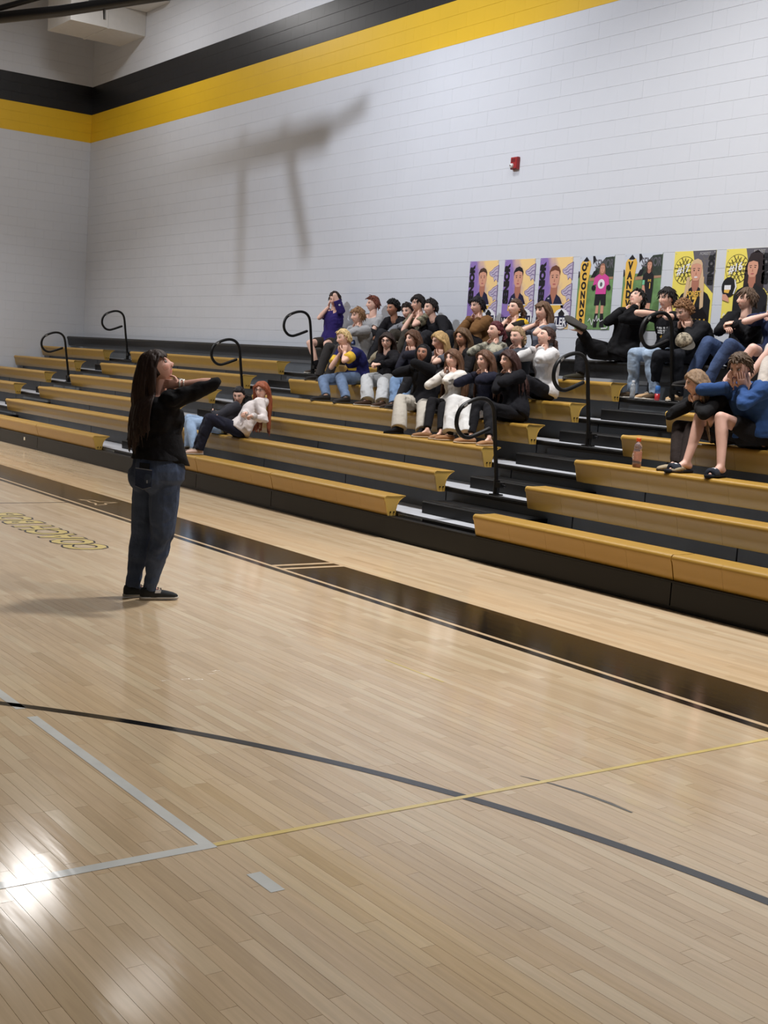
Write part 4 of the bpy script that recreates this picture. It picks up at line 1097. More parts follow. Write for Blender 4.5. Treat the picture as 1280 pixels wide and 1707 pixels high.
def build_person(d, seed=0, voxel=0.0115, standing=None):
    skin = d.get('skin', (224, 182, 163)); fem = d['sex'] == 'f'; s = d.get('s', .95 if fem else 1.0)
    hip0 = np.array(d['hip'], float); hd = np.array(d['hd'], float)
    root = empty('person', tuple(hip0), d['label'], 'person', d.get('group', 'seated spectators')); org = hip0.copy()
    yaw = math.radians(d['yaw']); pit = math.radians(d.get('pit', 0)); rol = math.radians(d.get('roll', 0)); by = math.radians(d.get('byaw', 270))
    f = np.array([math.cos(yaw)*math.cos(pit), math.sin(yaw)*math.cos(pit), math.sin(pit)]); l0 = np.array([-math.sin(yaw), math.cos(yaw), 0]); u0 = np.cross(f, l0)
    l = l0*math.cos(rol)+u0*math.sin(rol); u = np.cross(f, l)
    F = np.array([math.cos(by), math.sin(by), 0]); L = np.array([-math.sin(by), math.cos(by), 0])
    H = hip0+Z3*(.105*s if not standing else 0)
    dirh = nrm(H-hd); nb = hd+.174*s*nrm(dirh*1.0-u*.55-f*.12)
    chord = np.linalg.norm(nb-H); Ls = .50*s
    bul = min(.16, math.sqrt(max(0, Ls*Ls-chord*chord))*.42)
    ctl = (H+nb)/2-F*bul*(1.3 if not d.get('slump') else .2)
    sp = lambda t: (1-t)**2*H+2*t*(1-t)*ctl+t*t*nb
    def axes(t):
        v = nrm(sp(min(1, t+.03))-sp(max(0, t-.03))); a = nrm(L-v*(L@v)); b = np.cross(a, v); return v, a, b
    def torso(mb, grow, t0=0.0, t1=1.0, female=fem, hemgrow=0.0):
        prof = [(-.10, .150, .115), (0.0, .168, .125), (.14, .158, .118), (.32, .138, .104), (.50, .146, .108), (.66, .160, .116), (.80, .165, .108), (.90, .138, .088), (.97, .078, .066), (1.02, .058, .058)]
        if female: prof = [(t, w*(1.0 if t < .2 else .90), dd*(1.02 if .5 < t < .75 else .95)) for t, w, dd in prof]
        rings = []; an = np.arange(18)*2*np.pi/18; wt_ = d.get('wide', 1.0 if fem else 1.10)
        for t, w, dp in prof:
            if t < t0-.001 or t > t1: continue
            v, a, b = axes(np.clip(t, 0, 1)); c = sp(np.clip(t, 0, 1)) if t >= 0 else H-axes(0)[0]*(-t)*.5
            hg = hemgrow*max(0, 1-t/.35)
            cx = np.sign(np.cos(an))*np.abs(np.cos(an))**.85; cy = np.sign(np.sin(an))*np.abs(np.sin(an))**.85
            rings.append(c+cx[:, None]*a*(w*s*wt_+grow+hg)+cy[:, None]*b*(dp*s*wt_+grow+hg))
        mb.loft(rings)
    v9, a9, b9 = axes(.86)
    shw = (.168 if fem else .196)*s*(d.get('wide', 1)**.5)
    shc = nb-v9*.034*s
    SH = {'L': shc+a9*shw, 'R': shc-a9*shw}
    arm1, arm2 = .285*s, .245*s
    Wt = {}; HD = {}; PN = {}; El = {}
    mode = d.get('w', 'lap'); hands_curl = (.35, .45, .4)
    for k, sg in (('L', 1), ('R', -1)):
        if mode == 'neck':
            Wt[k] = hd+l*sg*.085*s-u*.172*s+f*.050*s; HD[k] = -f*.80-l*sg*.30+u*.26; PN[k] = -l*sg*.9-f*.25; hands_curl = (.25, .4, .3)
            if 'w'+k in d: Wt[k] = np.array(d['w'+k], float)
            if 'hdir' in d: HD[k] = np.array(d['hdir'])-l*sg*.25
        elif mode == 'ear':
            Wt[k] = hd+l*sg*.096*s-u*.120*s+f*.035*s; HD[k] = u*.80-f*.45-l*sg*.05; PN[k] = -l*sg*.95-f*.2; hands_curl = (.15, .3, .3)
        elif mode == 'chin':
            Wt[k] = hd+l*sg*.060*s-u*.192*s+f*.048*s; HD[k] = u*.85-f*.10+l*sg*.10; PN[k] = -f*.4-l*sg*.75; hands_curl = (.9, 1.2, .8)
        elif mode == 'face':
            Wt[k] = hd+l*sg*.052*s-u*.150*s+f*.090*s; HD[k] = u*.92+f*.06+l*sg*.04; PN[k] = -f*.85-l*sg*.5; hands_curl = (.12, .25, .3)
        elif mode == 'crossed':
            Wt[k] = sp(.5)+F*.19*s-L*sg*.10*s+Z3*.03*sg; HD[k] = -L*sg*.9+F*.1; PN[k] = -F; hands_curl = (.4, .5, .4)
        elif mode == 'px':
            Wt[k] = np.array(d['w'+k], float); HD[k] = F*.5-L*sg*.8-Z3*.15; PN[k] = -Z3*.6-F*.3; hands_curl = (.7, .9, .6)
        else:
            Wt[k] = H+F*.30*s+L*sg*.10*s+Z3*.10; HD[k] = F*.75-L*sg*.5-Z3*.25; PN[k] = -Z3
        pole = np.array(d['e'+k], float) if 'e'+k in d else (SH[k]+F*.25+L*sg*(.25 if mode != 'lap' else .12)-Z3*(.18 if mode != 'lap' else .4))
        El[k] = ik(SH[k], Wt[k], arm1, arm2, pole)
    # legs
    HJ = {}; KN = {}; AN = {}; TD = {}
    for k, sg in (('L', 1), ('R', -1)):
        HJ[k] = H+L*sg*.088*s-Z3*.01
        if standing:
            KN[k] = np.array(d['k'+k], float); AN[k] = np.array(d['a'+k], float); TD[k] = np.array(d['t'+k], float); continue
        if 'f'+k in d: A = np.array(d['f'+k], float)
        else: A = np.array([hip0[0]+sg*.12-.06, hip0[1]-.60, hip0[2]-.254])
        lift = .095*s
        TD[k] = nrm(F+L*sg*.18)
        if d.get('crossL') and k == 'L':
            AN[k] = A; TD[k] = nrm(np.array([-.62, -.45, .35]))
        else:
            AN[k] = A+Z3*lift-F*.075
            # keep within reach of the hip
            dv = AN[k]-HJ[k]; dist = math.hypot(dv[0], dv[1]); mx = .78*s
            if dist > mx: AN[k][:2] = HJ[k][:2]+dv[:2]*mx/dist
        pole = np.array(d['k'+k], float) if 'k'+k in d else HJ[k]+F*.45+Z3*.35+L*sg*.10
        KN[k] = ik(HJ[k], AN[k], .43*s, .425*s, pole)
    # ---- body (one continuous skin)
    tt = d['top'][0]; tcol = d['top'][1]; long_sl = d.get('sl', 'l') == 'l'; pt, pcol = d['pants']
    g = -.014
    ka = .80 if long_sl and not standing else 1.0; ku = .78 if long_sl else 1.0; kl = .82 if pt != 'shorts' else 1.0      # slimmer where clothes cover the body
    mb = MB(); torso(mb, g)
    neck0 = nb-axes(1)[0]*.05; mb.tube([neck0, nb, hd-u*.075*s-f*.012], [.062*s, (.050 if fem else .058)*s, (.048 if fem else .055)*s], 12, round_=True)
    for k, sg in (('L', 1), ('R', -1)):
        mb.tube([SH[k]-a9*sg*.05, SH[k], SH[k]*.5+El[k]*.5, El[k]], [.056*s*ku, .054*s*ku, .045*s*ku, .037*s*ku], 10, round_=True)
        mb.tube([El[k]*.9+Wt[k]*.1, El[k]*.68+Wt[k]*.32, Wt[k]*.92+El[k]*.08, Wt[k]], [.037*s*ka, .039*s*ka, .0255*s, .0245*s], 10, round_=True)
        mb.tube([HJ[k], HJ[k]*.5+KN[k]*.5, KN[k]], [.078*s*kl, .068*s*kl, .052*s*kl], 12, round_=True)
        back = nrm(np.cross(np.cross(KN[k]-HJ[k], AN[k]-KN[k]), AN[k]-KN[k]))
        mb.tube([KN[k], KN[k]*.7+AN[k]*.3+back*.012, KN[k]*.35+AN[k]*.65+back*.008, AN[k]], [.051*s*kl, .056*s*kl, .042*s*kl, .034*s*kl], 12, round_=True)
        td = nrm(TD[k]); upf = nrm(Z3-td*td[2]) if abs(td[2]) < .9 else F
        mb.tube([AN[k]-td*.03*s-upf*.035*s, AN[k]-upf*.025*s+td*.03*s, AN[k]+td*.10*s-upf*.058*s, AN[k]+td*.165*s-upf*.068*s], [.033*s, .036*s, .028*s, .016*s] if d['shoes'][0] == 'slide' else [.024*s, .022*s, .010*s, .005*s], 8, round_=True)
    HV, HF, HC = head_local(fem, skin, d['hair'][1])
    HVw = hd+(HV*s*np.array([1, 1, 1]))@np.stack([l, f, u])
    hm = MB()
    hb = mb if standing else hm
    for k, sg in (('L', 1), ('R', -1)):
        dd = nrm(HD[k]); pn = np.asarray(PN[k], float); th_s = np.cross(pn, dd)*(-1 if k == 'L' else 1)
        # thumb points up / toward the face
        ref = u if mode in ('neck', 'crossed') else (f*.2+(-l)*sg if mode in ('chin', 'face') else F*.3+Z3-L*sg*.4)
        if th_s@ref < 0 and mode not in ('chin', 'face'): th_s = -th_s
        hand_mb(hb, Wt[k], dd, pn, th_s, hands_curl, s*(.84 if fem else .92))
    V2 = HVw; F2 = list(HF); C2 = HC
    if not standing:
        hv = hm.verts(); n = len(V2); V2 = np.concatenate([V2, hv]); F2 += [tuple(i+n for i in q) for q in hm.f]; C2 = np.concatenate([C2, np.zeros((len(hv), 4))])
    queue_remesh(mb, 'body', skinmat(skin), root, org, voxel if not standing else .0055, 3, extra=(V2-org, F2, C2))
    # ---- top
    bulky = {'hoodie': .028, 'sweat': .024, 'jacket': .030, 'camo': .022}.get(tt, .014)
    tm = camo_material('camo_%d' % tcol[0], ((tcol[0]-46, tcol[1]-46, tcol[2]-44), tcol, (tcol[0]+34, tcol[1]+32, tcol[2]+26))) if tt == 'camo' else cloth('top', tcol)
    mb = MB(); torso(mb, bulky, t0=d.get('hem_t', -.10), t1=.98, hemgrow=.014)
    cuff = []
    for k, sg in (('L', 1), ('R', -1)):
        e2 = SH[k]*.5+El[k]*.5; gb = bulky
        if long_sl:
            mb.tube([SH[k]-a9*sg*.06, SH[k], e2, El[k]], [.060*s+gb, .058*s+gb, .048*s+gb*.85, .040*s+gb*.7], 12, round_=True)
            we = Wt[k]*.92+El[k]*.08 if not standing else Wt[k]*.25+El[k]*.75
            mb.tube([El[k], El[k]*.6+we*.4, we], [.040*s+gb*.7, .041*s+gb*.75, .030*s+gb*.5], 12, round_=not standing)
            cuff.append((we, nrm(Wt[k]-El[k]), .030*s+gb*.5))
        else:
            ee = SH[k]*.30+El[k]*.70
            mb.tube([SH[k]-a9*sg*.06, SH[k], ee], [.062*s+gb, .060*s+gb, .056*s+gb], 12)
    if tt in ('hoodie', 'jacket') and not d.get('hood'):
        v1, a1, b1 = axes(.97); c = nb-v1*.01
        mb.tube([c+a1*.07*s*math.cos(t)+b1*.062*s*math.sin(t)+(Z3*.0 -F*.02 if True else 0) for t in np.linspace(0, 6.1, 14)], .020*s, 8, round_=True)
    name = {'hoodie': 'hoodie', 'sweat': 'sweatshirt', 'jacket': 'jacket', 'camo': 'camouflage_top', 'polo': 'polo_shirt', 'jersey': 'jersey', 'print': 'tee_shirt', 'tee': 'tee_shirt', 'blouse': 'black_top'}[tt]
    top = queue_remesh(mb, name, tm, root, org, voxel, 4, wrinkle=.012 if bulky > .012 else .008, wscale=19, seed=seed)
    if long_sl and tt in ('hoodie', 'sweat', 'jacket'):
        for c, dd, r in cuff:
            m = MB(); m.tube([c-dd*.035, c-dd*.01, c+dd*.008], [r+.004, r+.005, r+.001], 12); m.build('cuff', cloth('cuff', tuple(max(0, int(q*.86)) for q in tcol)), top, origin=org, smooth=True)
    if tt == 'hoodie' and not d.get('hood'):
        hc = d.get('hoodc', tcol); v1, a1, b1 = axes(.97); c = nb-v1*.005-F*.085*s
        m = MB(); m.ell(c, (a1*.115*s, b1*.062*s, v1*.085*s), 14, 8); m.build('hood', cloth('hood', hc), top, origin=org, smooth=True)
    if tt == 'polo':
        m = MB(); v1, a1, b1 = axes(1.0); c = nb-v1*.012*s
        for sg in (-1, 1): m.tube([c-F*.055*s, c+L*sg*.055*s, c+F*.05*s+L*sg*.03*s, c+F*.085*s-v1*.05*s+L*sg*.012*s], .013*s, 6)
        m.build('collar', cloth('collar', tuple(int(q*.8) for q in tcol)), top, origin=org, smooth=True)
        m = MB(); e1 = SH['L']+(El['L']-SH['L'])*.4; m.ell(e1+F*.02+a9*.062*s, (F*.028, Z3*.018, a9*.006), 8, 5); m.build('sleeve_crest', cloth('crest', (190, 190, 200)), top, origin=org)
    def chest_patch(name, rgb, t0, t1, w, mat=None, lift=.012, shapes=None):
        """a flat print wrapped on the chest"""
        rows = []
        for t in np.linspace(t0, t1, 7):
            v, a, b = axes(t); hw = .15*s; dp = .116*s+bulky+lift
            # front direction of the torso is -b or +b, whichever faces F
            fb = b if b@F > 0 else -b
            rows.append([sp(t)+a*hw*math.sin(q)*w+fb*dp*math.cos(q*.9*w) for q in np.linspace(-1, 1, 9)])
        m = MB(); m.loft(rows, caps=False, closed=False); return m.build(name, mat or cloth(name, rgb, .05), top, origin=org, smooth=True)
    if tt == 'jersey':
        YJ = cloth('jersey_yellow', (214, 176, 62))
        for k in 'LR':
            a = SH[k]*.36+El[k]*.64; b = SH[k]*.27+El[k]*.73+(El[k]-SH[k])*.02; m = MB(); m.tube([SH[k]*.58+El[k]*.42, a, b], [.074*s, .074*s, .076*s], 14); m.build('sleeve_band', YJ, top, origin=org, smooth=True)
        chest_patch('chest_band', (214, 176, 62), .28, .50, .95, YJ, .016)
    if d.get('yoke'):
        YJ = cloth('yoke', d['yoke'])
        m = MB(); m.tube([SH['L']-a9*.09, SH['L']-a9*.01], [.080*s, .078*s], 12, round_=True); m.build('shoulder_yoke', YJ, top, origin=org, smooth=True)
    if tt == 'print':
        wm = cloth('print_white', (206, 206, 206), .0); rowsz = [(.72, .55, .022), (.655, .45, .02), (.60, .5, .02)]
        v, a, b = axes(.65); fb = b if b@F > 0 else -b
        for j, (t, w, hh) in enumerate(rowsz):
            for q in range(5):
                x = (q-2)*.036*s*w*1.8; c = sp(t)+a*x+fb*(.116*s+bulky+.020-.35*abs(x)); m = MB()
                m.loft([[c+a*(.013*s)*i+v*hh*.5*jj for i, jj in ((-1, -1), (1, -1), (.7+.3*(q % 2), 1), (-1, .8))], [c+fb*.004+a*(.013*s)*i+v*hh*.5*jj for i, jj in ((-1, -1), (1, -1), (.7+.3*(q % 2), 1), (-1, .8))]]); m.build('printed_letter', wm, top, origin=org)
        c = sp(.50)+fb*(.116*s+bulky+.022); m = MB(); st = [c+(a*math.cos(q*math.pi/5+math.pi/2)+v*math.sin(q*math.pi/5+math.pi/2))*(.026 if q % 2 == 0 else .011) for q in range(10)]
        m.loft([st, [p+fb*.004 for p in st]]); m.build('printed_star', cloth('star_gold', (206, 160, 60), 0), top, origin=org)
    if seed == 2:
        chest_patch('chest_print', (44, 52, 84), .42, .66, .42, None, .016); chest_patch('print_mark', (150, 160, 196), .48, .58, .22, None, .021)
    if seed == 5: chest_patch('chest_print', (150, 50, 60), .52, .62, .35, None, .018)
    if seed == 12:
        for q in range(4):
            c = SH['L']*.35+El['L']*.65+(El['L']-SH['L'])*.07*(q-1.5); m = MB(); m.ell(c-Z3*.0+F*.045*s+a9*.052*s, (F*.012, nrm(El['L']-SH['L'])*.008, a9*.012), 6, 4); m.build('sleeve_letter', cloth('letters', (40, 38, 40), 0), top, origin=org)
    # ---- hood up
    if d.get('hood'):
        m = MB(); R = np.stack([l, f, u]); rings = []
        for t, (rx, rz, cz) in ((.55, (.082, .108, .0)), (.40, (.098, .128, -.004)), (.0, (.108, .140, -.010)), (-.5, (.110, .140, -.02)), (-.95, (.088, .120, -.035)), (-1.25, (.045, .07, -.05))):
            an = np.arange(20)*2*np.pi/20; rings.append(hd+(np.stack([np.cos(an)*rx, np.full(20, t*.1), np.sin(an)*rz*np.where(np.sin(an) < 0, 1.25, 1)+cz], -1)*s)@R)
        inner = [hd+(np.stack([np.cos(np.arange(20)*2*np.pi/20)*.070, np.full(20, .050), np.sin(np.arange(20)*2*np.pi/20)*.098-.004], -1)*s)@R]
        m.loft(inner+rings, caps=False); m.add(rings[-1], [tuple(range(20))]); m.build('hood', cloth('hood', tcol), top, origin=org, smooth=True)
    # ---- trousers
    mb = MB(); wide = pt == 'wide'
    pm_ = denim(pcol) if pt == 'jeans' else cloth('trouser', pcol)
    wd_ = d.get('wide', 1); v0, a0, b0 = axes(0.02); an = np.arange(16)*2*np.pi/16
    mb.loft([H+vv+np.cos(an)[:, None]*a0*w*s+np.sin(an)[:, None]*b0*dp*s for vv, w, dp in ((v0*.11*s, .158*wd_, .118*wd_), (v0*.05*s, .172*wd_, .132*wd_), (v0*0, .182*wd_, .140*wd_), (-v0*.06*s, .178*wd_, .132*wd_), (-v0*.10*s, .150*wd_, .105*wd_))])
    kind_ = d['shoes'][0]
    if standing:
        for sg in (-1, 1): mb.ell(H-F*.075+L*sg*.075-Z3*.045, (L*.095, F*.10, Z3*.115), 14, 10)
    for k, sg in (('L', 1), ('R', -1)):
        ex = (.014 if pt != 'leggings' else .002) if not wide else .026
        if pt == 'shorts':
            q = HJ[k]*.28+KN[k]*.72; mb.tube([HJ[k], HJ[k]*.5+KN[k]*.5, q], [.092*s, .090*s, .084*s], 14)
            continue
        tw = d.get('thick', 1.0); mb.tube([HJ[k], HJ[k]*.5+KN[k]*.5, KN[k]], [(.088*s+ex*.5)*tw, (.078*s+ex)*tw, (.061*s+ex)*tw], 14, round_=True)
        ae = AN[k]+(KN[k]-AN[k])*(.0 if kind_ != 'moc' or wide else .05)-Z3*(.034 if standing else (.03 if kind_ != 'moc' else 0)); q1 = KN[k]*.65+AN[k]*.35; q2 = KN[k]*.3+AN[k]*.7
        rr = [.061*s+ex, .060*s+ex, .052*s+ex*1.2, .048*s+ex*1.3] if not wide else [.088*s, .092*s, .098*s, .102*s]
        if d.get('slim'): rr = [.080*s, .078*s, .060*s, .055*s]
        mb.tube([KN[k], q1, q2, ae], rr, 14)
    tr = queue_remesh(mb, {'jeans': 'jeans', 'shorts': 'shorts', 'wide': 'wide_trousers', 'leggings': 'leggings'}.get(pt, 'trousers'), pm_, root, org, voxel if not standing else .007, 3, wrinkle=.009 if not standing else .011, wscale=20, seed=seed+50)
    # ---- shoes and socks
    for k, sg in (('L', 1), ('R', -1)):
        td = nrm(TD[k]); kind, rgb = d['shoes']
        upv = Z3 if abs(td[2]) < .5 else nrm(F)
        if d.get('crossL') and k == 'L': upv = nrm(np.cross(np.cross(td, KN[k]-AN[k]), td))
        heel = AN[k]-(upv-td*(upv@td))*.095*s-td*.055*s
        if abs(td[2]) < .3 and not standing and not d.get('crossL'): heel[2] = AN[k][2]-.095*s
        shoe(root, org, kind, rgb, heel, td, upv, sg, s*(.95 if fem else 1.03))
        if d.get('socks'):
            m = MB(); q0 = .28 if not standing else .05; m.tube([AN[k]+(KN[k]-AN[k])*q0, AN[k]+(KN[k]-AN[k])*q0*.35, AN[k]-Z3*.03], [.050*s*(1 if not standing else .8), .043*s, .040*s], 12); m.build('sock', cloth('sock', d['socks']), root, origin=org, smooth=True)
    # ---- hair
    st, hc = d['hair'][0], d['hair'][1]; hl = d['hair'][2] if len(d['hair']) > 2 else 0
    wk = d.get('wide', 1)
    bl = [(shc-v9*.07*s, np.array([.17, .135, .10])*s*wk+.008), (sp(.62), np.array([.165, .14, .2])*s*wk+.010), (sp(.3), np.array([.16, .14, .2])*s*wk+.01)]
    hair_build(root, org, st, hc, hl, hd, f, l, u, 'back' if d.get('hairback') else 'any', bl, seed*7+3, s, thin=bool(standing))
    # ---- extras
    if d.get('glasses'):
        m = MB()
        for sg in (-1, 1):
            m.tube([hd+(np.array([sg*.032+.024*math.cos(t), .101, .011+.019*math.sin(t)])*s)@np.stack([l, f, u]) for t in np.linspace(0, 6.283, 15)], .0026, 6, caps=False)
            m.tube([hd+(np.array(p)*s)@np.stack([l, f, u]) for p in ((sg*.056, .100, .015), (sg*.077, .06, .014), (sg*.080, -.005, .012))], .0024, 6)
        m.tube([hd+(np.array(p)*s)@np.stack([l, f, u]) for p in ((-.009, .101, .014), (.009, .101, .014))], .0026, 6)
        m.build('glasses', material('glasses_frame', (60, 44, 50), rough=.3), root, origin=org)
    return dict(root=root, hd=hd, f=f, l=l, u=u, Wt=Wt, El=El, SH=SH, H=H, F=F, L=L, s=s, org=org, KN=KN, AN=AN, top=top, tr=tr, sp=sp, axes=axes)
